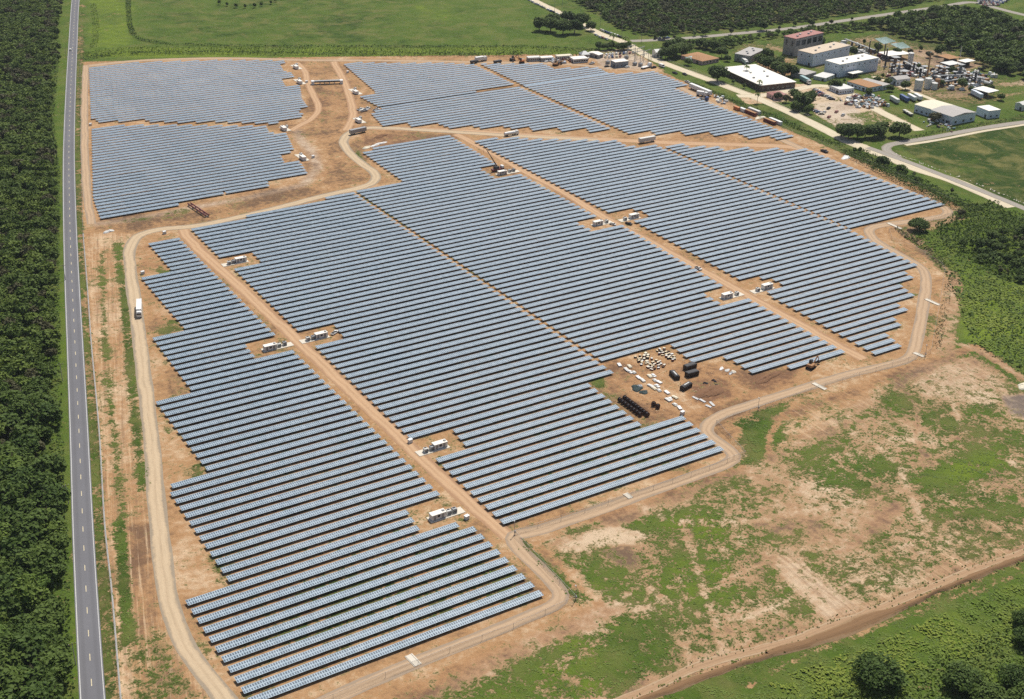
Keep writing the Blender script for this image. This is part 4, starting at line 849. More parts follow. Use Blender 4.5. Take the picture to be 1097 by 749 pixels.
# ------------------------------------------------------------------ vehicles
def car_mesh(name, col, pickup=False, van=False):
    mb = MB(); L = 2.25 if not van else 2.5
    mb.extr([(-.9, .32), (.9, .32), (.92, .7), (.82, .92), (-.82, .92), (-.92, .7)], -L, L, 0)
    if van: mb.extr([(-.88, .9), (.88, .9), (.8, 1.9), (-.8, 1.9)], -L + .05, L - 1.0, 0); mb.extr([(-.84, 1.2), (.84, 1.2), (.76, 1.75), (-.76, 1.75)], L - 1.02, L - .72, 1)
    else:
        a, b = (-.1, 1.0) if pickup else (-1.7, .85)
        n = len(mb.v); mb.v += [(a, -.8, .9), (b + .5, -.8, .9), (b + .5, .8, .9), (a, .8, .9), (a + .25, -.62, 1.42), (b - .15, -.62, 1.42), (b - .15, .62, 1.42), (a + .25, .62, 1.42)]
        mb.f += [tuple(n + i for i in f) for f in ((0, 1, 5, 4), (1, 2, 6, 5), (2, 3, 7, 6), (3, 0, 4, 7))]; mb.mi += [1] * 4
        mb.box((a + b) / 2 + .05, 0, 1.40, b - a - .45, 1.2, .06, 0, bev=.02)
        if pickup: mb.box(-1.25, 0, .922, 1.7, 1.5, .02, 2)
    for x in (-1.35, 1.35):
        for y in (-.85, .85): mb.tube((x, y - .1, .33), (x, y + .1, .33), .33, n=8, m=2)
    return mb.mesh(name, [col, GLS, TYR])
CARC = dict(white=W_, silver=SLV, black=BLK, red=RED, blue=NVY, beige=CRM)
CARM = {k: car_mesh('parked_car', v) for k, v in CARC.items()}; PICK = {k: car_mesh('pickup_truck', CARC[k], True) for k in ('white', 'black', 'silver')}; VANM = car_mesh('van', W_, van=True)
def car(px, rz, label, group=None, col='white', kind='car', s=1.0):
    me = {'car': CARM, 'pickup': PICK}[kind][col] if kind != 'van' else VANM
    g = G(*px); o = link({'car': 'parked_car', 'pickup': 'pickup_truck', 'van': 'van'}[kind], me, None, (g[0], g[1], .03), rz); o.scale = (s, s, s)
    tag(o, label, {'car': 'car', 'pickup': 'pickup', 'van': 'van'}[kind], group); return o
cr = dirpx((690, 58), (830, 113))[0]
car((75.5, 54), dirpx((74, 150), (78, 50))[0], 'white car driving on the highway far up the road', None, 'white')
car((748, 288.5), -1.57, 'white pickup on the crane track above the lower stations', None, 'white', 'pickup'); car((673.5, 240.5), -1.3, 'dark pickup on the crane track below the upper stations', None, 'black', 'pickup'); car((656.5, 241), -1.2, 'small white pickup beside the upper left station', None, 'white', 'pickup', .9)
car((358.5, 357.5), .5, 'small white pickup parked at the right end of an inverter pad', None, 'white', 'pickup')
car((650, 71.8), 0, 'dark car on the dirt below the substation', None, 'black'); car((634, 68.6), .3, 'white pickup before the white site office', None, 'white', 'pickup', 1.3); car((709, 71.8), cr, 'white van at the top of the east perimeter road', None, 'white', 'van', 1.3)
car((723, 79), cr, 'black pickup beside the cream road ditch', None, 'black', 'pickup', 1.2); car((733.5, 80.3), cr, 'black car driving on the cream road', None, 'black', s=1.1); car((736.3, 88.5), cr, 'white pickup above the long white trailer', None, 'white', 'pickup', 1.2); car((883, 163), cr, 'black pickup on the perimeter road at the wedge block', None, 'black', 'pickup', 1.3)
car((672, 72.5), .2, 'white car parked at the substation fence', None, 'white'); car((700, 73), .1, 'dark pickup right of the white equipment lorry', None, 'black', 'pickup', 1.2)
for x, y, c in ((345.5 + 57.5, 118.5, 'white'), (390, 119.5, 'silver'), (393, 117, 'white'), (386, 118, 'white')): car((x, y), .2, 'vehicle in the cluster beside the right channel road', 'vehicles beside the right channel road', c, 'pickup', 1.2)
rv = np.random.default_rng(77); cols = ['white', 'silver', 'black', 'white', 'beige', 'blue', 'red']
def rank(a, b, n, label, group, jit=.6, rz=None, cs=cols):
    ang = dirpx(a, b)[0] + 1.35 if rz is None else rz
    for i in range(n):
        t = (i + rv.uniform(-.25, .25)) / max(1, n - 1); g = np.array(a) + (np.array(b) - np.array(a)) * t; c = cs[rv.integers(0, len(cs))]
        car((g[0], g[1] + rv.uniform(-jit, jit) * .4), ang + rv.uniform(-.12, .12), f'{c} {label}', group, c, 'car' if rv.random() < .75 or c not in PICK else 'pickup', 1.08)
cu = dirpx((612, 20), (665, 44))[0]
rank((644, 33), (664, 40), 9, 'car parked on the right verge of the cream road', 'cars on the right verge of the cream road', rz=cu + .2)
rank((567, 1), (600, 17), 11, 'car parked on the left verge of the cream road', 'cars on the left verge of the cream road', rz=cu + .2)
rank((638, 38), (650, 43), 4, 'car parked below the cream road', 'cars below the cream road', rz=cu)
rank((650, 59), (678, 57), 9, 'car parked behind the substation', 'cars behind the substation', rz=.9)
rank((648, 62), (664, 61), 5, 'car in the front rank behind the substation', 'cars in the front rank behind the substation', rz=.9)
rank((873, 96.5), (891, 107), 9, 'car parked along the yard driveway', 'cars along the yard driveway')
rank((869, 101), (882, 103), 4, 'car parked between the car park trees', 'cars between the trees')
rank((872, 118.5), (880, 123), 4, 'car parked by the car park hedge', 'cars by the car park hedge')
for (x, y, c, l) in ((887.5, 116.8, 'black', 'black car parked alone on the pale car park'), (896, 120.5, 'red', 'red car nearest the pale driveway'), (888, 126, 'red', 'red car nearest the cream road trees'), (883, 121, 'silver', 'silver car beside the two red cars'), (903, 124, 'silver', 'silver car at the right of the car park')): car((x, y), .5, l, None, c, s=1.1)
rank((702, 41.8), (716, 41), 4, 'car stopped on the verge of the distant highway', 'cars on the distant highway verge', rz=.35)
for yy, x0, x1, n in ((1, 1048, 1080, 19), (2.6, 1047, 1078, 18), (4.2, 1046, 1074, 17), (6.2, 1053, 1070, 11)): rank((x0, yy), (x1, yy - .5), n, 'car in the crowded car park in the top right corner', 'cars in the top right car park', rz=.8)

def lorry(px, rz, label, body, bl=12.5, bh=2.7, cab=W_, name='semi_truck', tank=False, cat='truck', flat=False, cabbed=True, group=None, s=1.0):
    g = G(*px); t = thing(name, label, cat, (g[0], g[1], .02), rz, group); t.scale = (s,) * 3
    if tank:
        MB().tube((-bl / 2, 0, 1.95), (bl / 2, 0, 1.95), 1.15, n=14).build('tank', body, t)
    elif flat: MB().box(0, 0, 1.0, bl, 2.5, .25).build('flatbed', body, t)
    else:
        MB().box(0, 0, 1.05, bl, 2.5, bh, bev=.06).build('cargo_box', body, t)
    MB().box(0, 0, .75, bl * .96, 1.1, .27).build('chassis', DRK, t)
    xs = [-bl * .38, -bl * .27, bl * .36]
    if cabbed:
        x = bl / 2 + 1.45; c = MB(); c.box(x, 0, .55, 2.3, 2.4, 2.3, bev=.15, taper=1.0).box(x + .1, 0, 2.85, 1.6, 2.1, .35, bev=.1); cb = c.build('cab', cab, t)
        MB().box(x + 1.16, 0, 1.75, .04, 2.1, .85).build('windscreen', GLS, cb); xs.append(x + .2)
    for x in xs:
        for y in (-1.05, 1.05): MB().tube((x, y - .18, .5), (x, y + .18, .5), .5, n=10).build('wheel', TYR, t)
    return t
lorry((149.5, 333), dirpx((149.8, 325), (149.3, 341))[0], 'long white semi truck driving down the gravel haul road', W_, 12.5)
lorry((546, 145.5), 0.02, 'white tanker truck on the dirt cross road', W_, 8.5, tank=True, name='tanker_truck')
lorry((693, 152.5), -.02, 'long white bus trailer parked on the dirt cross road', W2, 13, 2.7, cabbed=False, name='bus_trailer', cat='trailer')
lorry((383.5, 143), .15, 'grey box trailer at the cross road bend', GRY, 13, 2.6, cabbed=False, name='box_trailer', cat='trailer')
lorry((750, 99), cr, 'long white roofed trailer beside the notch of the far block', W_, 24, 2.8, cabbed=False, name='box_trailer', cat='trailer', s=1.1)
lorry((750, 102.8), cr + .6, 'white lorry parked against the long trailer', W_, 5, 2.4, name='box_lorry', s=1.1); lorry((752.5, 107), cr + .3, 'dark flatbed lorry below the white one', DRK, 5, flat=True, cab=NVY, name='flatbed_lorry')
lorry((691, 73.3), .25, 'white equipment lorry above the far block corner', W_, 7, flat=True, name='flatbed_lorry', s=1.2)
lorry((796.5, 67.5), cr - .35, 'white coach parked by the grey concrete shed', W2, 12, 2.6, name='coach', cat='bus', s=1.1); lorry((861.5, 88), cr - .2, 'teal and white lorry in the works entrance', TEAL, 10, 2.5, name='box_lorry', s=1.15)
lorry((958, 109.5), cr - .3, 'pale box trailer at the left of the trailer rank', W2, 12, 2.7, cabbed=False, name='box_trailer', cat='trailer'); lorry((968.5, 108), cr - .3, 'blue box trailer in the trailer rank', NVY, 12, 2.7, cabbed=False, name='box_trailer', cat='trailer'); lorry((976.5, 107.2), cr - .3, 'white box trailer beside the blue one', W_, 11, 2.7, cabbed=False, name='box_trailer', cat='trailer'); lorry((983, 106.5), cr - .3, 'white box trailer at the right of the trailer rank', W_, 10, 2.7, cabbed=False, name='box_trailer', cat='trailer')
lorry((1046, 104), cr - .3, 'pale blue trailer beside the open white roofed shed', BLU, 13, 2.8, cabbed=False, name='box_trailer', cat='trailer', s=1.1)
lorry((513.5, 66), .05, 'white lorry on the dirt road above the block gap', W_, 6.5, 2.4, name='box_lorry', s=1.2); lorry((507.5, 68), .05, 'dark trailer left of the white lorry', DRK, 6, 1.6, cabbed=False, name='box_trailer', cat='trailer'); lorry((533, 68), .05, 'dark trailer right of the white lorry', DRK, 7, 1.6, cabbed=False, name='box_trailer', cat='trailer')
# shipping containers by the cream road
def container(px, rz, label, mat, L=12.0):
    g = G(*px); t = thing('shipping_container', label, 'container', (g[0], g[1], 0), rz, 'containers by the cream road')
    mb = MB(); mb.box(0, 0, .12, L, 2.4, 2.4)
    n = int(L / .6)
    for k in range(n):
        x = -L / 2 + .3 + k * .6
        for sy in (-1, 1): mb.box(x, sy * 1.22, .2, .28, .06, 2.2)
    mb.build('body', mat, t); MB().box(0, 0, 2.52, L - .1, 2.3, .05).build('roof', mat if mat is not MRN else RUST, t)
    for sy in (-.58, .58): MB().box(L / 2 + .03, sy, .2, .05, 1.1, 2.2).build('door', mat, t)
    return t
container((789.5, 118), cr, 'orange shipping container left of the maroon ones', ORG, 6); container((795.5, 119.5), cr, 'white shipping container after the orange one', W_, 6); container((804, 122.6), cr, 'maroon shipping container in front of a grey one', MRN); container((808, 120.6), cr, 'grey shipping container behind the upper maroon one', W2, 13)
container((824.5, 132), cr, 'maroon shipping container lowest by the cream road', MRN); container((830.5, 131.8), cr, 'white shipping container behind the lowest maroon one', W_, 13)
# excavators / plant
def excavator(px, rz, label, mat=ORG, s=1.0):
    g = G(*px); t = thing('excavator', label, 'excavator', (g[0], g[1], 0), rz); t.scale = (s,) * 3
    for y in (-1.1, 1.1): MB().box(0, y, 0, 3.6, .6, .9, bev=.25).build('track', TYR, t)
    MB().box(-.2, 0, 1.0, 3.0, 2.5, 1.0, bev=.12).build('house', mat, t); c = MB().box(.7, .6, 2.0, 1.3, 1.1, 1.3, bev=.1).build('cab', GLS, t)
    b = MB(); b.tube((1.2, -.3, 1.7), (4.0, -.3, 4.2), .28, .24, 5).tube((4.0, -.3, 4.2), (5.6, -.3, 1.6), .22, .16, 5); b.build('boom', mat, t); MB().box(5.6, -.3, .5, .9, 1.1, 1.1, bev=.2).build('bucket', DRK, t)
excavator((868.5, 394.5), .3, 'brown excavator below the right block by the perimeter road', RUST, 1.15); excavator((559, 67.5), 2.6, 'orange excavator at the top edge of the far block', ORG, 1.3); excavator((595, 70.5), .2, 'orange excavator on the notch of the far block', RUST, 1.2); excavator((611, 65), 1.0, 'rusty excavator left of the white site office', RUST, 1.0); excavator((549, 65.2), .1, 'dark machine on the north dirt road', DRK, 1.2)
# mobile crane
g = G(533, 183); t = thing('mobile_crane', 'mobile crane with a long dark boom over an inverter pad', 'crane', (g[0], g[1], 0), .1)
MB().box(0, 0, .7, 9, 2.5, 1.0, bev=.1).build('carrier', MRN, t); MB().box(3.6, 0, 1.7, 1.8, 2.4, 1.4, bev=.15).build('cab', W_, t); MB().box(-1, 0, 1.7, 3, 2.4, 1.6, bev=.15).build('turntable_house', DRK, t)
tip = G(522.5, 167); bt = Vector((-9.0, 2.5, 17.5)); b = MB()
for k in range(4):
    a0, a1 = k / 4, (k + 1) / 4; b.tube(Vector((0, 0, 2.4)).lerp(bt, a0), Vector((0, 0, 2.4)).lerp(bt, a1), .42 - .07 * k, .42 - .07 * k, 4)
b.build('boom', DRK, t); MB().tube(tuple(bt), (bt.x - .6, bt.y, bt.z - 5), .05, n=4).build('hoist_rope', BLK, t)
for x in (-3, -1.7, 2.2, 3.6):
    for y in (-1.05, 1.05): MB().tube((x, y - .2, .55), (x, y + .2, .55), .55, n=10).build('wheel', TYR, t)

# ------------------------------------------------------------------ storage yard
def skip(px, rz, label, round_=False):
    g = G(*px); t = thing('roll_off_skip', label, 'skip', (g[0], g[1], 0), rz, 'black skips in the storage yard')
    mb = MB(); L, Wd, H = (6.2, 2.6, 2.1) if not round_ else (6.4, 2.4, 1.7)
    mb.box(0, 0, .2, L, Wd, H, bev=.08)
    for k in range(7): 
        for sy in (-1, 1): mb.box(-L / 2 + .5 + k * (L - 1) / 6, sy * (Wd / 2 + .05), .25, .14, .12, H - .1)
    mb.build('bin', BLK, t); MB().box(0, 0, .2 + H, L - .5, Wd - .6, .10 if not round_ else .3, bev=.08).build('cover', BLK, t)
    if round_: MB().box(.3, 0, .5 + H, L * .55, .5, .12).build('liner', W2, t)
    MB().tube((-L / 2 + .3, -Wd / 2, .2), (-L / 2 + .3, Wd / 2, .2), .2, n=8).build('roller', DRK, t)
skip((739, 395), .06, 'black skip at the back of the pair below the panels'); skip((741, 402.5), -.05, 'black skip at the front of the pair below the panels')
skip((722.5, 404), dirpx((717.5, 395.5), (727, 405.5))[0], 'black tarped skip left of the pair, turned away', True); skip((734.8, 416), dirpx((729, 416.5), (740, 410))[0], 'black tarped skip below the pair, turned left', True)
def crate_mesh(i):
    mb = MB(); r = np.random.default_rng(i); mb.box(0, 0, 0, 1.7, 1.1, .14, 1)
    mb.box(0, 0, .14, 1.62 , 1.05, .6 + .4 * r.random(), 1, bev=.04); z = mb.v[-1][2]; mb.box(.05, 0, z, 1.72, 1.12, .12, 0, rz=r.uniform(-.2, .2)); return mb.mesh('pallet_crate', [[TAN, CRM, CON, BRN, TAN, W2][i % 6], [BRN, DRK, MRN][i % 3]])
CRM_ = [crate_mesh(i) for i in range(6)]
def heap(px, n, spacing, label, group, seed):
    p = scatter(px, spacing, seed)[:n]; r = np.random.default_rng(seed)
    for x, y in p:
        o = link('pallet_crate', CRM_[r.integers(0, 6)], None, (x, y, 0), r.uniform(-.5, .5) + (1.57 if r.random() < .4 else 0)); o.scale = (r.uniform(.6, .95), r.uniform(.65, 1.0), r.uniform(.5, 1.0)); tag(o, label, 'crate', group)
heap([(677, 384), (690, 381), (713, 391), (709, 396), (696, 397), (685, 391)], 120, 1.9, 'pale topped pallet crate in the larger crate cluster', 'crates in the larger cluster', 1)
heap([(702, 377), (709, 373), (725, 382), (723, 388), (714, 386)], 60, 1.9, 'pale topped pallet crate in the smaller crate cluster', 'crates in the smaller cluster', 2)
for x, y in ((691.5, 378), (694, 380), (690, 380.5)): o = link('pallet_crate', CRM_[1], None, P3(x, y + 2), .4); tag(o, 'dark crate standing apart above the larger cluster', 'crate', 'crates above the larger cluster')
def reel_mesh():
    mb = MB()
    for x in (-.62, .54): mb.tube((x, 0, 1.05), (x + .09, 0, 1.05), 1.05, n=16, m=0)
    mb.tube((-.56, 0, 1.05), (.56, 0, 1.05), .82, n=14, m=1); return mb.mesh('cable_reel', [BRN, BLK])
RM = reel_mesh()
for (a, b, n, w) in (((669.5, 428.5), (693, 446), 9, 'back'), ((664, 430.5), (685.5, 446), 8, 'front')):
    an = dirpx(a, b)[0]
    for k in range(n):
        q = np.array(a) + (np.array(b) - np.array(a)) * k / (n - 1); o = link('cable_reel', RM, None, P3(q[0], q[1]), an + rv.uniform(-.1, .1)); tag(o, f'black cable reel in the {w} line beside the panels', 'cable reel', f'cable reels in the {w} line')
for x, y, s_ in ((700, 435, 'left'), (704.5, 437.5, 'right')): o = link('cable_reel', RM, None, P3(x, y), .8); tag(o, f'loose cable reel apart from the lines, {s_} of two', 'cable reel')
PAL = [(663.5, 391.5), (671, 396.5), (674.5, 393), (675, 399), (679, 399.5), (684, 405), (688.5, 408), (696, 403.5), (700, 402.8), (701.5, 408), (706, 410), (697, 414), (700.5, 416.5), (704, 414), (706, 418.8), (714.5, 421), (715.5, 429), (723, 426.2), (718, 428), (723, 434), (728, 437.5)]
def pal_mesh(i):
    r = np.random.default_rng(40 + i); mb = MB()
    for k in range(3): mb.box(-.95 + k * .95, 0, 0, .12, 1.6, .14, 1)
    mb.box(0, 0, .14, 2.3 + r.random(), 1.5, .25 + .3 * r.random(), 0, bev=.05); mb.box(r.uniform(-.3, .3), .1, .5 + .1 * r.random(), 1.6, 1.1, .1, 0, rz=.1); return mb.mesh('wrapped_pallet', [[W_, W2, CRM][i % 3], BRN])
PM = [pal_mesh(i) for i in range(5)]
for k, (x, y) in enumerate(PAL): o = link('wrapped_pallet', PM[k % 5], None, P3(x, y), dirpx((690, 403), (728, 434))[0] + rv.uniform(-.3, .3)); tag(o, 'white wrapped pallet lying on the storage yard dirt', 'pallet', 'white pallets on the storage yard')
for k, (a, b) in enumerate((((742, 425.5), (748, 428.5)), ((749.5, 428), (755.5, 431.5)), ((756, 434.5), (762, 437)), ((760.5, 431), (765, 435.5)))):
    an, L = dirpx(a, b); g = G((a[0] + b[0]) / 2, (a[1] + b[1]) / 2); mb = MB()
    for j in range(3): mb.tube((-L / 2, -.4 + .4 * j, .22), (L / 2, -.4 + .4 * j, .22), .2, n=8)
    o = mb.build('pipe_bundle', W_, None, (g[0], g[1], 0), an); tag(o, ['topmost', 'second', 'third', 'lowest'][k] + ' white pipe bundle of the four near the brown dirt mound', 'pipes', 'white pipe bundles')
def blob(name, px, rx, ry, h, mat, label, cat, rz=0.0, seed=0, kind=None):
    g = G(*px); r = np.random.default_rng(seed); V = []; F = []; n, m = 22, 7
    ph = r.uniform(0, 6.28, 8)
    for j in range(m + 1):
        t = j / m
        for i in range(n):
            a = 2 * math.pi * i / n; k = 1 + .18 * math.sin(2 * a + ph[0]) + .12 * math.sin(3 * a + ph[1]) + .07 * math.sin(5 * a + ph[2]) + r.normal(0, .03); z = h * (1 - (1 - t) ** 2.0) * (1 + (.15 * math.sin(3 * a + ph[3]) + r.normal(0, .06)) * (1 if j < m else 0)) - (.05 if j == 0 else 0)
            V.append(((1 - t ** 1.4) * rx * k * math.cos(a), (1 - t ** 1.4) * ry * k * math.sin(a), z))
    for j in range(m):
        for i in range(n): F.append((j * n + i, j * n + (i + 1) % n, (j + 1) * n + (i + 1) % n, (j + 1) * n + i))
    me = bpy.data.meshes.new(name); me.from_pydata(V, [], F); me.materials.append(mat); me.update(); o = link(name, me, None, (g[0], g[1], 0), rz); tag(o, label, cat, None, kind); return o
t = NT('turned_earth'); p = t.pos(); n1 = t.noise(p, .5, 5, .7); t.base(t.mix(n1, (.14, .075, .045), (.25, .145, .085))); t.rough(.95, .05); t.bump(n1, .6, .5); M_earth = t.m
blob('dirt_mound', (760, 420), 8.5, 4.2, .9, M_earth, 'low reddish brown dirt mound right of the skips', 'dirt mound', .3, 1); blob('dirt_mound', (822, 405), 8, 2.6, .8, M_earth, 'brown dirt mound under the right block edge', 'dirt mound', .2, 2); blob('dirt_mound', (408, 146), 6, 2.5, .8, M_earth, 'brown dirt mound by the cross road bend', 'dirt mound', .2, 3)
blob('tarpaulin_heap', (682.5, 416), 3.2, 2.6, .9, GRN, 'dark green tarpaulin heap with a white cover', 'tarpaulin', .2, 4); blob('tarpaulin_heap', (689.5, 420.5), 2.4, 1.6, .6, GRN, 'dark green tarpaulin heap right of the larger heap', 'tarpaulin', -.4, 5); blob('white_cover_sheet', (685, 415), 1.5, .8, 1.25, W_, 'white cover sheet lying on the tarpaulin heap', 'sheet', .1, 6)
for k, (x, y, m, l) in enumerate(((779, 397, W2, 'pale'), (783, 400, GRY, 'grey'), (773, 395, W_, 'white'), (786, 398.5, CON, 'concrete coloured'))): blob('rubble_heap', (x, y), 1.6, 1.0, .5, m, f'{l} rubble heap below the right block', 'rubble', .3 * k, 10 + k)
for k, (x, y) in enumerate(((754.5, 410.5), (757, 411), (764, 407.5), (766, 409), (767, 413))): blob('scrap_heap', (x, y), .8, .6, .6, DRK, 'small dark scrap heap behind the reddish dirt mound', 'scrap', 0, 20 + k)['group'] = 'dark scrap behind the dirt mound'
low_cover('litter', [(655, 392), (720, 372), (745, 386), (790, 400), (775, 430), (740, 440), (705, 445), (660, 425)], .16, 'small packaging scraps strewn over the storage yard', TAN, (.02, .2), (.08, .3), 71, 'litter')
low_cover('litter', [(655, 392), (720, 372), (745, 386), (790, 400), (775, 430), (740, 440), (705, 445), (660, 425)], .10, 'dark scraps strewn over the storage yard', BRN, (.02, .3), (.08, .3), 72, 'litter')
# small white cabinets
for (x, y, l) in ((176.3, 250.5, 'white cabinet under the haul road curve'), (153, 293.5, 'white cabinet left of the first long block'), (97, 134.5, 'white cabinet on the far left dirt track'), (731, 444, 'white cabinet at the end of a panel row by the yard'), (439.5, 474, 'white cabinet at the corner of an inverter clearing'), (500, 556, 'small white cabinet beside the lowest inverter clearing'), (372.5, 78, 'white cabinet on the right channel road'), (328.5, 88.5, 'white cabinet left of the culvert'), (335.5, 169, 'grey cabinet right of the lowest wash station')):
    g = G(x, y); t = thing('utility_cabinet', l, 'cabinet', (g[0], g[1], 0), .2); MB().box(0, 0, 0, 1.7, 1.3, 1.5, bev=.05).build('body', W_, t); MB().box(0, 0, 1.5, 1.9, 1.5, .1, bev=.03).build('lid', W_, t); MB().box(0, -.66, .15, 1.4, .03, 1.2).build('door', W2, t)
for k, (x, y, rx, ry, m, l) in enumerate(((405, 155, 7, 1.6, W_, 'white debris heap above the middle block'), (393, 158.5, 4.5, 1.6, CRM, 'pale sack heap at the top corner of the middle block'), (771, 106, 5, 3, CRM, 'pale rubble heap between trailer and orange container'), (814, 126.5, 5, 2.4, CRM, 'pale rubble heap between the maroon containers'), (906, 169, 5, 2.5, W_, 'white rubble heap on the perimeter road'), (116, 248.5, 3, 1.6, W2, 'white rubble heap beside the gravel junction'), (1096, 414, 3.5, 2.4, CRM, 'pale boulder heap at the right edge'), (390, 117.5, 6, 2, W2, 'white debris heap by the right channel road'))): blob('debris_heap', (x, y), rx, ry, 1.0, m, l, 'debris', .3, 30 + k)

# ------------------------------------------------------------------ slabs, culverts, pipe bridge
for k, (a, b, l) in enumerate((((437.5, 702), (448, 713), 'pale concrete drain slab across the lower perimeter road'), ((669.5, 529), (676, 534), 'small concrete drain slab below the middle block'), ((871, 410.5), (884.5, 417.5), 'concrete drain slab right of the storage yard'), ((979, 378), (989.5, 382.5), 'concrete drain slab at the south east corner'), ((991.5, 320.5), (1006, 327), 'concrete drain slab halfway up the east perimeter road'), ((951, 239), (965.5, 245.5), 'concrete drain slab left of the lone dark tree'))):
    an, L = dirpx(a, b); g = (G(*a) + G(*b)) / 2; o = MB().box(0, 0, 0, L, 2.2 if k else 2.8, .14, bev=.03).box(0, 1.0, .14, L, .2, .12).box(0, -1.0, .14, L, .2, .12).build('drain_slab', CON, None, (g[0], g[1], .02), an); tag(o, l, 'slab', 'concrete drain slabs')
a, b = G(203, 220), G(222.5, 233); an = math.atan2(*(b - a)[::-1]); L = float(np.linalg.norm(b - a)); t = thing('pipe_bridge', 'two dark red pipes crossing the wash beside the far left block', 'pipe bridge', (*((a + b) / 2), 0), an)
for y in (-.9, .9): MB().tube((-L / 2, y, 1.3), (L / 2, y, 1.3), .42, n=10).build('pipe', MRN, t)
for x in np.linspace(-L / 2 + 1, L / 2 - 1, 5): MB().box(x, 0, 0, .5, 2.6, .95).build('pier', CON, t)
a, b = G(336, 90.5), G(365, 89.5); an = math.atan2(*(b - a)[::-1]); L = float(np.linalg.norm(b - a)); t = thing('pipe_bridge', 'dark pipe bridge with white ends across the top of the wash', 'pipe bridge', (*((a + b) / 2), 0), an)
for y in (-1.2, 1.2): MB().tube((-L / 2, y, 2.2), (L / 2, y, 2.2), .55, n=10).build('pipe', DRK, t)
MB().box(0, 0, 2.75, L, 3.2, .12).build('deck', GRY, t)
for x in (-L / 2 - .6, L / 2 + .6): MB().box(x, 0, 0, 2.4, 4.0, 2.9, bev=.1).build('abutment', W_, t)
for x in np.linspace(-L / 2 + 5, L / 2 - 5, 4): MB().box(x, 0, 0, .6, 3.0, 1.6).build('pier', CON, t)
# ================================================================== fences and poles
t = NT('chain_link'); p = t.obj(); n1 = t.noise(p, .2, 2, .5); t.base((.34, .35, .35)); t.rough(.5, .4, .3); t.b.inputs['Alpha'].default_value = .20; M_link = t.m
def fence(px, label, h=2.1, sp=9.0, cat='fence', mat=None):
    L = [G(*q) for q in px]; pts = []
    for a, b in zip(L[:-1], L[1:]):
        n = max(1, int(np.linalg.norm(b - a) / sp))
        for i in range(n): pts.append(a + (b - a) * i / n)
    pts.append(L[-1]); o = np.array(pts[0]); f = thing('chain_link_fence', label, cat, (o[0], o[1], 0)); pm = None
    mb = MB(); rl = MB()
    for a, b in zip(pts[:-1], pts[1:]):
        a, b = a - o, b - o; mb.quad((a[0], a[1], .05), (b[0], b[1], .05), (b[0], b[1], h - .05), (a[0], a[1], h - .05)); rl.tube((a[0], a[1], h), (b[0], b[1], h), .035, n=4, caps=False)
    mb.build('wire_mesh', M_link, f); rl.build('top_rail', GRY, f); pm = MB().tube((0, 0, 0), (0, 0, h + .15), .05, n=5).mesh('post', GRY)
    st = max(1, int(math.ceil(len(pts) / 95)))
    for q in pts[::st]: link('post', pm, f, (q[0] - o[0], q[1] - o[1], 0))
fence([(86, 70), (86.5, 150), (89, 244), (94, 313), (98, 370), (106, 459), (112, 559), (120, 636), (129.5, 750), (136, 830)], 'long wire fence between the highway and the solar site', 2.0, 8.5)
fence([(330, 760), (357, 749.5), (413, 726), (482, 698.5), (550, 673.5), (617, 643.5), (551, 573)], 'wire fence round the lowest corner of the perimeter road')
fence([(551, 573), (601, 557.5), (700, 524.5), (760, 503.5), (798, 488), (767, 455)], 'wire fence below the middle block')
fence([(767, 455), (820, 437.5), (884, 414.5), (990, 382)], 'wire fence along the storage yard edge')
fence([(990, 382), (997, 378), (1005, 335), (1012, 292), (1008.5, 285), (981, 268), (955, 257), (952, 248.5), (975, 244), (1024, 230)], 'wire fence along the east perimeter road')
fence([(740, 93.5), (830, 134), (947, 182), (1024, 218)], 'wire fence between the hedge and the wedge block')
fence([(716, 66), (745, 78), (775, 89), (803, 99.5)], 'pale fence of the pink house garden', 1.8)
fence([(828, 110), (850, 119), (876, 130), (893, 138)], 'pale fence of the works car park', 1.8)
def pole(px, h, label, cross=True, group=None, name='utility_pole', rz=0.0, mat=None):
    g = G(*px); t = thing(name, label, 'pole', (g[0], g[1], 0), rz, group); MB().tube((0, 0, -.3), (0, 0, h), .17, .11, 7).build('shaft', mat or GRYW, t)
    if cross:
        MB().box(0, 0, h - .6, 2.4, .12, .14).build('crossarm', BRN, t)
        for x in (-1.05, 0, 1.05): MB().tube((x, 0, h - .46), (x, 0, h - .12), .09, .06, 6).build('insulator', W_, t)
for x, y, l in ((67, 408, 'utility pole at the wood edge near the middle of the highway'), (73.5, 540, 'utility pole at the wood edge above the lowest one'), (81, 712, 'lowest utility pole at the wood edge by the highway'), (70, 300, 'utility pole at the wood edge beside the first block'), (71, 62, 'utility pole at the far top of the highway')): pole((x, y), 8.5, l, rz=0.0)
for x, y, h, l in ((594, 15, 13, 'tall pole left of the cream road top'), (622, 20, 13, 'tall pole right of the cars on the cream road'), (643, 28, 13, 'tall pole at the edge of the distant scrub'), (666, 40, 15, 'tall pole where cream road meets the distant highway'), (687, 46, 12, 'pole on the distant highway verge'), (743, 40, 12, 'pole halfway along the distant highway'), (698, 64, 13, 'pole above the substation corner'), (602.5, 6, 12, 'pole at the top end of the cream road'), (706, 66, 12, 'pole beside the cream road below the substation')): pole((x, y), h, l)
for x, y, l in ((551, 573, 'slim camera pole at the inner fence corner'), (616.5, 643, 'slim camera pole at the outer fence corner'), (812, 439.5, 'slim camera pole along the yard fence'), (991, 382, 'slim camera pole at the south east fence corner')):
    g = G(x, y); t = thing('camera_pole', l, 'pole', (g[0], g[1], 0)); MB().tube((0, 0, 0), (0, 0, 6), .1, .08, 6).build('shaft', GRY, t); MB().box(0, .2, 5.7, .3, .6, .3, bev=.04).build('camera', W_, t); MB().box(.3, 0, .8, .5, .35, .8).build('control_box', GRY, t)
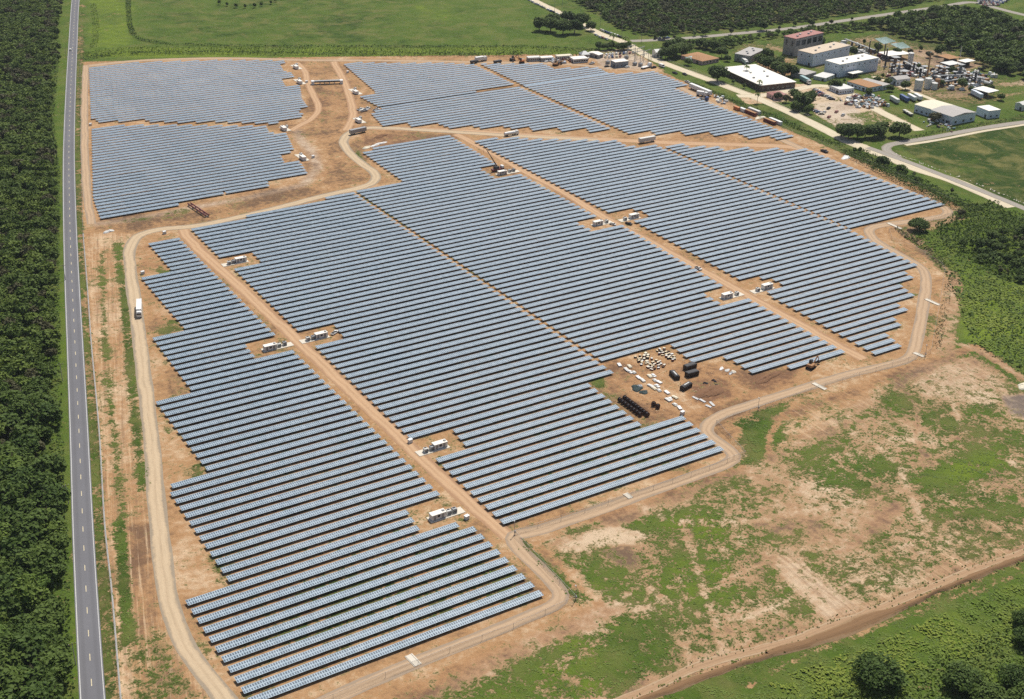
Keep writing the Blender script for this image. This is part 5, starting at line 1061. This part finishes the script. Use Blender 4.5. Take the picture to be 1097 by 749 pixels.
# ================================================================== buildings
def building(name, label, A, B, C, h, wall, roof, kind='flat', win=0, wz=None, wh=1.2, ww=1.6, side=0, door=1, cat='building', over=.3, rise=1.5, posts=False, wmat=None, D=None):
    a, b, c = G(*A), G(*B), G(*C); ux = (b - a); L = float(np.linalg.norm(ux)); ux /= L; uy = np.array([-ux[1], ux[0]]); D = D or max(3.0, float(abs(np.dot(c - a, uy))))
    o = thing(name, label, cat, (a[0], a[1], 0), math.atan2(ux[1], ux[0])); wm = wmat or GLS
    if posts:
        for x in (.3, L / 2, L - .3):
            for y in (.3, D - .3): MB().tube((x, y, 0), (x, y, h), .14, n=6).build('post', GRY, o)
        MB().box(L * .5, D * .72, 0, L * .8, D * .3, h * .7).build('back_wall', DRK, o)
    else: MB().box(L / 2, D / 2, 0, L, D, h).build('wall', wall, o)
    if kind == 'flat':
        r = MB().box(L / 2, D / 2, h, L + over, D + over, .35, bev=.05)
        r.build('roof', roof, o)
        if L > 25 and not posts:
            for k in range(4): MB().box(L * (.2 + .2 * k), D * (.35 + .25 * (k % 2)), h + .36, 1.6, 1.3, 1.0, bev=.08).build('roof_unit', [GRY, W2][k % 2], o)
    elif kind == 'gable':
        MB().extr([(-over, h), (D + over, h), (D + over, h + .15), (D / 2, h + rise), (-over, h + .15)], -over, L + over).build('roof', roof, o)
    elif kind == 'gable2':
        r = MB(); n = len(r.v); e = over; r.v += [(-e, -e, h), (L + e, -e, h), (L + e, D + e, h), (-e, D + e, h), (L / 2, -e, h + rise), (L / 2, D + e, h + rise)]
        r.f += [(0, 1, 4), (2, 3, 5), (1, 2, 5, 4), (3, 0, 4, 5), (3, 2, 1, 0)]; r.mi += [0] * 5; r.build('roof', roof, o)
    elif kind == 'hip':
        r = MB(); e = over; k = min(D, L) * .4; r.v += [(-e, -e, h), (L + e, -e, h), (L + e, D + e, h), (-e, D + e, h), (k, D / 2, h + rise), (L - k, D / 2, h + rise)]
        r.f += [(0, 1, 5, 4), (2, 3, 4, 5), (1, 2, 5), (3, 0, 4), (3, 2, 1, 0)]; r.mi += [0] * 5; r.build('roof', roof, o)
    zz = wz if isinstance(wz, (list, tuple)) else [wz if wz is not None else min(1.1, h * .35)]
    for z in zz:
        for k in range(win): w = MB().box(L * (k + .5) / win, -.03, z, ww, .10, wh).build('window', wm, o); MB().box(L * (k + .5) / win, -.07, z - .12, ww + .2, .16, .1).build('sill', CON, w)
    for k in range(side): MB().box(-.03, D * (k + .5) / side, zz[0], .10, min(ww, 1.6), wh).build('window', wm, o)
    if door and not posts: d = MB().box(-.04, D * .22, 0, .12, 1.8, min(2.6, h * .7)).build('door', DRK, o)
    return o
b = building('concrete_mill', 'tall grey concrete building with a red roof', (850.5, 60.5), (880, 53.5), (840, 57), 15, GRYW, RED, 'flat', 5, (8.3,), 4.6, 5.4, 2, rise=2, over=.8)
building('annex', 'low grey lean-to building left of the red roofed tower', (840, 57.5), (850, 60), (834, 54), 6, GRYW, GRYW, 'flat', 0, side=1)
building('warehouse', 'white warehouse with a cream and rust stained roof', (870, 71.5), (909, 62), (859, 66), 10.5, BLU, paint('rust_stained_roof', (.58, .48, .37), .85, .2, dirt=.5), 'flat', 6, (7.5,), .9, 1.2, 2)
building('warehouse', 'white warehouse with a bright white roof', (898.2, 83.2), (939.5, 75.5), (887.5, 77.5), 10.5, BLU, WROOF, 'flat', 7, (7.8,), .9, 1.2, 2)
building('low_block', 'low pale blue office with a white flat roof', (899, 101.3), (914.5, 99.5), (886, 97), 3.6, BLU, W2, 'flat', 6, None, 1.0, 1.2, 5)
building('low_block', 'low pale blue shed with a rusty brown roof', (930, 99.2), (944, 96.5), (913, 91), 3.6, BLU, RUST, 'flat', 3, None, 1.2, 1.6, 6)
building('low_block', 'long pale blue shed right of the rusty roof', (945, 97), (953, 95), (930, 88), 3.4, BLU, LTR, 'flat', 2, None, 1.2, 1.6, 5)
building('open_shed', 'small open shed with a white roof before the white warehouse', (913, 84.3), (924, 82), (909.5, 82), 3.6, W2, WROOF, 'flat', posts=True)
building('low_block', 'small grey blue building behind the trailer rank', (959.7, 91.7), (974.3, 90), (951.5, 88.5), 4.5, BLU, LTR, 'gable', 4, None, 1.2, 1.4, 2)
building('warehouse', 'big pale blue warehouse with a grey ridged roof', (1019, 134.5), (1044, 129.5), (1000, 126), 6.5, BLU, LTR, 'gable2', 3, None, 1.6, 2.0, 4, rise=1.4)
building('warehouse', 'pale blue warehouse half with a cream roof', (1000.5, 126.6), (1022, 121.5), (981.5, 119.5), 6.0, BLU, CRM, 'gable2', 0, side=4, rise=1.2)
building('warehouse', 'small white box warehouse right of the grey ridged roof', (1057.9, 127.5), (1070.5, 126), (1045, 122.5), 5.8, BLU, WROOF, 'flat', 2, None, 1.2, 1.4, 0)
building('open_shed', 'open shed with a bright white roof beside the pale blue trailer', (1058, 106), (1069, 103.5), (1047, 100), 4.6, W2, WROOF, 'flat', posts=True)
building('open_shed', 'open white roofed shed at the wood edge', (1033, 73), (1044, 71), (1029, 70), 4.5, W2, WROOF, 'flat', posts=True)
building('open_shed', 'open white roofed shed left of the one at the wood edge', (1016, 76), (1029, 74), (1013, 72), 4.5, W2, W2, 'flat', posts=True)
building('open_shed', 'long rusty roofed shed behind the tall stack', (1003, 66), (1016, 70), (1000, 60), 5, W2, RUST, 'flat', posts=True)
building('open_shed', 'flat white roofed shed between warehouse and white tanks', (951, 66), (975, 63.5), (947, 61), 4.5, W2, WROOF, 'flat', posts=True)
building('guard_house', 'small white house at the right edge above the paddock road', (1094.5, 119), (1104, 116.5), (1090, 116), 4.5, W2, W2, 'gable', 2)
building('long_hall', 'long hall with a huge white flat roof beside the cream road', (814.5, 98), (851.5, 94), (775.5, 78.5), 4.6, paint('dark_brown_wall', (.12, .08, .06), .8, .2), WROOF, 'flat', 7, None, 1.8, 2.6, 9, over=1.2)
building('concrete_shed', 'grey concrete shed behind the parked coach', (803, 68), (818.5, 60.5), (797.5, 60), 6, GRYW, LTR, 'flat', 3, None, 1.5, 1.6, 2)
building('house', 'low pink house with a long red brown roof', (752, 70), (770, 66.5), (747, 60), 3.4, PNK, RUST, 'hip', 5, None, 1.2, 1.4, 2, rise=1.8)
building('hut', 'small hut with a red roof by the car park trees', (829.5, 107.5), (843, 106), (826, 103), 3.4, PNK, RED, 'hip', 2, None, 1.2, 1.4, 1, rise=2)
building('low_block', 'grey flat roofed canopy block in the works entrance', (862, 85.5), (874, 82), (853, 80), 3.5, GRYW, LTR, 'flat', 3)
building('low_block', 'long low pale wall building beside the works entrance', (884, 87.5), (894, 83.5), (876, 83), 2.6, W2, W2, 'flat', 2)
building('garden_pavilion', 'white garden pavilion left of the pink house', (741, 67), (748, 65.5), (739, 64), 3.0, W_, TEAL, 'hip', 2, rise=1.2)
building('cottage', 'pale house at the cream road corner below the palms', (702.5, 62), (710, 61.5), (700, 59.5), 4.5, W2, W2, 'gable', 2, rise=2)
# site offices
building('site_office', 'long grey site trailer, leftmost of the office row', (566, 66.2), (579, 65.5), (565, 63.5), 3, W2, W2, 'flat', 6, None, 1.0, 1.2, 1, D=5.5)
building('site_office', 'white roofed site trailer second in the office row', (579.5, 66.2), (593, 65.5), (579, 63.5), 3, W2, WROOF, 'flat', 6, None, 1.0, 1.2, 1, D=5.5)
building('site_office', 'long cream site trailer third in the office row', (597, 64.5), (613, 63.5), (596, 62), 3, W2, CRM, 'flat', 7, None, 1.0, 1.2, 1, D=5.5)
building('site_office', 'white site office with dark windows below the office row', (614.5, 68), (630, 66.8), (613, 65), 3.2, W_, WROOF, 'flat', 6, None, 1.2, 1.8, 2, D=9)
building('tent_shed', 'grey tent roofed shed at the right of the office row', (623, 62.6), (632, 62), (622, 60), 3, GRY, GRY, 'hip', 1, rise=2.4, D=7)
building('tent_shed', 'white roofed shed turned sideways beside the grey tent roof', (641, 63), (646, 61.5), (637, 58), 3, GRY, WROOF, 'gable', 1, rise=1.2)
building('control_building', 'blue grey substation control building with a pale roof', (659, 73), (673, 71.5), (657, 70), 4.6, paint('blue_grey_wall', (.26, .30, .34), .7, .3), WROOF, 'flat', 3, None, 1.0, 1.2, 1, D=8)
# substation steel
for k, (x, y) in enumerate(((676, 64), (684, 66), (690, 69), (676, 60), (686, 62), (693, 65))):
    g = G(x, y); t = thing('steel_gantry', 'grey steel gantry in the substation', 'gantry', (g[0], g[1], 0), .1 + .05 * k, 'substation gantries')
    for sx in (-5, 5):
        mb = MB()
        for dx in (-.35, .35): mb.tube((sx + dx, 0, 0), (sx + dx * .5, 0, 9), .09, n=4)
        for z in range(9): mb.tube((sx - .33, 0, z), (sx + .33, 0, z + 1), .05, n=3, caps=False)
        mb.build('post', GRY, t)
    MB().box(0, 0, 8.6, 10.5, .4, .4).build('beam', GRY, t)
    for sx in (-2.5, 0, 2.5): MB().tube((sx, 0, 7.2), (sx, 0, 8.6), .14, n=6).build('insulator', W2, t)
for k, (x, y) in enumerate(((668, 66), (664, 67.5), (680, 70), (686, 71), (671, 63), (651, 68.5))):
    g = G(x, y); t = thing('power_transformer', 'grey power transformer in the substation', 'transformer', (g[0], g[1], 0), .1, 'substation transformers'); MB().box(0, 0, .2, 3.2, 2.0, 2.4, bev=.1).build('tank', GRY, t)
    for sx in (-.8, 0, .8): MB().tube((sx, 0, 2.6), (sx, 0, 4.0), .14, .09, 6).build('bushing', W2, t)
    for sy in (-1.3, 1.3): MB().box(0, sy, .5, 2.4, .5, 1.7).build('radiator', GRY, t)
# works: stacks, tanks, hoppers, pipe racks
for (x, y, h, r, l, m) in ((992.5, 86, 23, .6, 'tall dark chimney stack, tallest in the works', RUST), (939.5, 65, 15, .5, 'thin dark stack behind the bright white warehouse', DRK), (946.5, 64, 14, .5, 'thin dark stack right of another by the white warehouse', DRK), (948, 72, 16, .7, 'dark process column at the white warehouse corner', DRK), (1027.6, 66, 13, .25, 'slim white mast by the wood edge', W_), (930, 61, 14, .5, 'thin dark stack above the white warehouse roof', DRK)):
    g = G(x, y); t = thing('chimney_stack', l, 'stack', (g[0], g[1], 0)); MB().tube((0, 0, 0), (0, 0, h), r * 1.25, r * .8, 12).build('shaft', m, t); MB().tube((0, 0, h - .5), (0, 0, h + .1), r * .95, r * .95, 12).build('cap_ring', GRY, t); MB().box(0, 0, 0, r * 4, r * 4, 1.0, bev=.1).build('base', GRYW, t)
for (x, y, r, h, l) in ((983.3, 96, 3.2, 8, 'white storage tank, leftmost of three'), (993.3, 94.5, 2.7, 8, 'white storage tank, middle of three'), (1000.5, 95.5, 2.4, 5, 'low white storage tank, rightmost of three'), (974.8, 68, 2.4, 9, 'pale tank right of the flat white roof'), (1003.5, 94, 2.0, 7, 'rusty brown tank beside the white tanks')):
    g = G(x, y); t = thing('storage_tank', l, 'tank', (g[0], g[1], 0)); m = RUST if 'rusty' in l else W2; MB().tube((0, 0, 0), (0, 0, h), r, r, 18).build('shell', m, t); MB().tube((0, 0, h), (0, 0, h + .8), r * 1.02, .2, 18).build('roof', m, t); MB().box(r + .1, 0, 0, .15, .6, h).build('ladder', DRK, t)
def tower(px, w, h, label, m):
    g = G(*px); t = thing('process_tower', label, 'tower', (g[0], g[1], 0), random.uniform(-.3, .5), 'process towers in the works'); fr = MB()
    for sx in (-1, 1):
        for sy in (-1, 1): fr.tube((sx * w, sy * w, 0), (sx * w, sy * w, h), .18, n=4)
    fr.build('frame', DRK, t)
    for z in np.arange(2.5, h, 3): MB().box(0, 0, z, w * 2.3, w * 2.3, .2).build('platform', GRY, t)
    MB().tube((0, 0, .5), (0, 0, h * .9), w * .62, w * .5, 10).build('vessel', m, t)
TW = [(955, 77), (962, 80), (968, 83), (985, 84), (1000, 84), (1010, 83), (1022, 84), (1028, 80), (1036, 86), (1044, 88), (990, 78), (958, 72), (1016, 90), (1048, 94), (1006, 78), (978, 78)]
for k, q in enumerate(TW): tower(q, [1.6, 2.2, 2.8][k % 3], [7, 10, 6, 9][k % 4], ['dark', 'grey', 'rusty'][k % 3] + ' process tower among the works machinery', [DRK, GRY, RUST][k % 3])
for (a, b, l) in (((968, 70), (990, 82), 'pipe rack running from tanks to the tall stack'), ((1000, 86), (1044, 84), 'long pipe rack across the works'), ((905, 46), (936, 58), 'upper conveyor behind the white warehouse'), ((900, 50), (930, 62), 'lower conveyor behind the white warehouse'), ((1010, 92), (1036, 88), 'short pipe rack before the machinery')):
    an, L = dirpx(a, b); g = (G(*a) + G(*b)) / 2; t = thing('pipe_rack', l, 'pipe rack', (g[0], g[1], 0), an)
    for y in (-.8, 0, .8): MB().tube((-L / 2, y, 3.6), (L / 2, y, 3.6), .32, n=6).build('pipe', [GRY, W2, RUST][int(y + 1)], t)
    for x in np.linspace(-L / 2, L / 2, max(3, int(L / 8))): MB().box(x, 0, 0, .3, 2.2, 3.3).build('frame', DRK, t)
def junk_mesh(i):
    r = np.random.default_rng(200 + i); mb = MB()
    for k in range(r.integers(3, 6)):
        if r.random() < .65: mb.box(r.uniform(-1.6, 1.6), r.uniform(-1.2, 1.2), 0, r.uniform(1, 3), r.uniform(.8, 2.2), r.uniform(.6, 2.2), int(r.integers(0, 3)), rz=r.uniform(-1, 1), bev=.08, taper=r.uniform(.7, 1))
        else: a = r.uniform(0, 6.28); mb.tube((r.uniform(-1, 1), r.uniform(-1, 1), .6), (2 * math.cos(a), 2 * math.sin(a), r.uniform(.5, 1.6)), r.uniform(.3, .7), n=8, m=int(r.integers(0, 3)))
    pal = [(W_, GRY, RUST), (W2, DRK, W_), (BLU, W_, GRY), (CRM, W_, MRN), (DRK, RUST, W2), (TEAL, W_, DRK)][i % 6]; return mb.mesh('scrap_machine', list(pal))
JM = [junk_mesh(i) for i in range(12)]
def junk(px, sp, n, label, group, seed, s=(.8, 1.4), cat='scrap'):
    p = scatter(px, sp, seed)[:n]; r = np.random.default_rng(seed)
    for x, y in p: o = link('scrap_machine', JM[r.integers(0, 12)], None, (x, y, 0), r.uniform(0, 6.28)); o.scale = (r.uniform(*s),) * 3; tag(o, label, cat, group)
junk([(898, 108), (912, 104), (930, 101), (952, 109), (952, 114), (925, 117), (912, 114)], 4.0, 70, 'scrapped vehicle or machine in the scrap yard below the blue offices', 'scrap yard below the blue offices', 51, (.8, 1.25))
junk([(950, 84), (962, 74), (985, 70), (1010, 76), (1040, 78), (1062, 84), (1066, 90), (1046, 97), (1015, 97), (1005, 92), (975, 88)], 9, 52, 'rusty or pale machine in the works yard', 'works machinery', 52, (1.2, 2.2))
junk([(896, 50), (905, 44), (935, 55), (950, 62), (940, 68), (915, 58)], 9, 34, 'pale scrap machine behind the white warehouses', 'scrap behind the white warehouses', 53, (1.1, 1.9))
junk([(987, 130), (1004, 127), (1026, 139), (1018, 142), (996, 137)], 4.5, 22, 'pale junk lying before the big blue warehouse', 'junk before the blue warehouse', 54, (.5, .9))
junk([(1030, 78), (1050, 75), (1066, 82), (1056, 88), (1036, 84)], 7.5, 20, 'pale scrap machine at the right end of the works', 'scrap at the right end of the works', 55, (1.1, 1.8))
junk([(548, 66), (563, 64.5), (600, 69), (612, 67), (640, 65), (648, 63.5), (612, 63.5), (556, 64)], 6, 20, 'small machine or material stack between the site offices', 'material between the site offices', 56, (.7, 1.2))
junk([(764, 104), (776, 104), (782, 112), (772, 113)], 3.4, 16, 'pale material stack along the containers', 'material along the containers', 57, (.5, .9))
g = G(972.5, 122.5); t = thing('flatbed_trailer', 'long dark flatbed loaded with white cargo on the grass', 'trailer', (g[0], g[1], 0), cr - .3); MB().box(0, 0, .9, 13, 2.6, .4).build('bed', DRK, t)
for k in range(6): MB().box(-5.2 + k * 2.1, 0, 1.3, 1.8, 2.2, .7 + .25 * (k % 2), bev=.1).build('cargo', [W_, CRM][k % 2], t)
for x in (-4.5, -3.2, 4.5):
    for y in (-1.05, 1.05): MB().tube((x, y - .15, .5), (x, y + .15, .5), .5, n=10).build('wheel', TYR, t)
for x, y, s_ in ((912, 60, 1), (952, 92, .9), (985, 74, 1.1), (1008, 93, .8), (1020, 80, .9), (1030, 95, 1), (960, 60, 1.0), (975, 58, .9), (940, 90, .8), (890, 55, 1.2), (884, 57, 1.1), (1055, 76, 1), (1040, 100, .8), (893, 92, .9), (905, 88.5, .8), (945, 84, .9), (952, 98, .8), (930, 103, .8), (970, 96, .9), (995, 62, 1.2), (1008, 60, 1.2), (985, 55, 1.1), (1060, 98, .8), (1072, 108, .8), (880, 50, 1.1), (925, 48, 1.1), (940, 55, 1.0)): clump([(x, y, s_)], ['wood1', 'small0', 'round0', 'dry0'][int(x) % 4], 'small tree among the works buildings', 'trees among the works buildings')
# settling ponds, puddle
t = NT('pond_water'); n1 = t.noise(t.pos(), .05, 3, .6); t.base(t.mix(n1, (.20, .30, .27), (.30, .38, .34))); t.rough(.15, .5); M_pond = t.m
for k, pl in enumerate(([(937, 41.5), (949, 39.5), (960, 44.3), (947, 47.5)], [(953.5, 47), (967, 45.2), (976, 51), (964, 52.5)])):
    o = MB().prism([tuple(q) for q in GP(pl)], -.2, .06).build('settling_pond', M_pond); tag(o, kind='structure')
# railway-like pale verge stones beside the grey service road
p = band([(962, 166), (1000, 180), (1040, 195), (1080, 211), (1110, 224)], 2.4, .4, 61); cover_pts('rubble', p, 'pale stones along the verge of the grey service road', CON, (.1, .8), (.3, .7), 62, 'stones', .1, 1.0)
# ------------------------------------------------------------------ thin humid air over the whole place
hb = MB().box(1000, 2250, -2, 8600, 8100, 300); hm = bpy.data.materials.new('haze'); hm.use_nodes = True; hn = hm.node_tree.nodes; hn.remove(hn['Principled BSDF'])
pv = hn.new('ShaderNodeVolumePrincipled'); pv.inputs['Color'].default_value = (.80, .88, 1.0, 1); pv.inputs['Density'].default_value = .000035; pv.inputs['Anisotropy'].default_value = .2
hm.node_tree.links.new(pv.outputs[0], hn['Material Output'].inputs['Volume'])
hz = hb.build('haze', hm); tag(hz, kind='stuff')
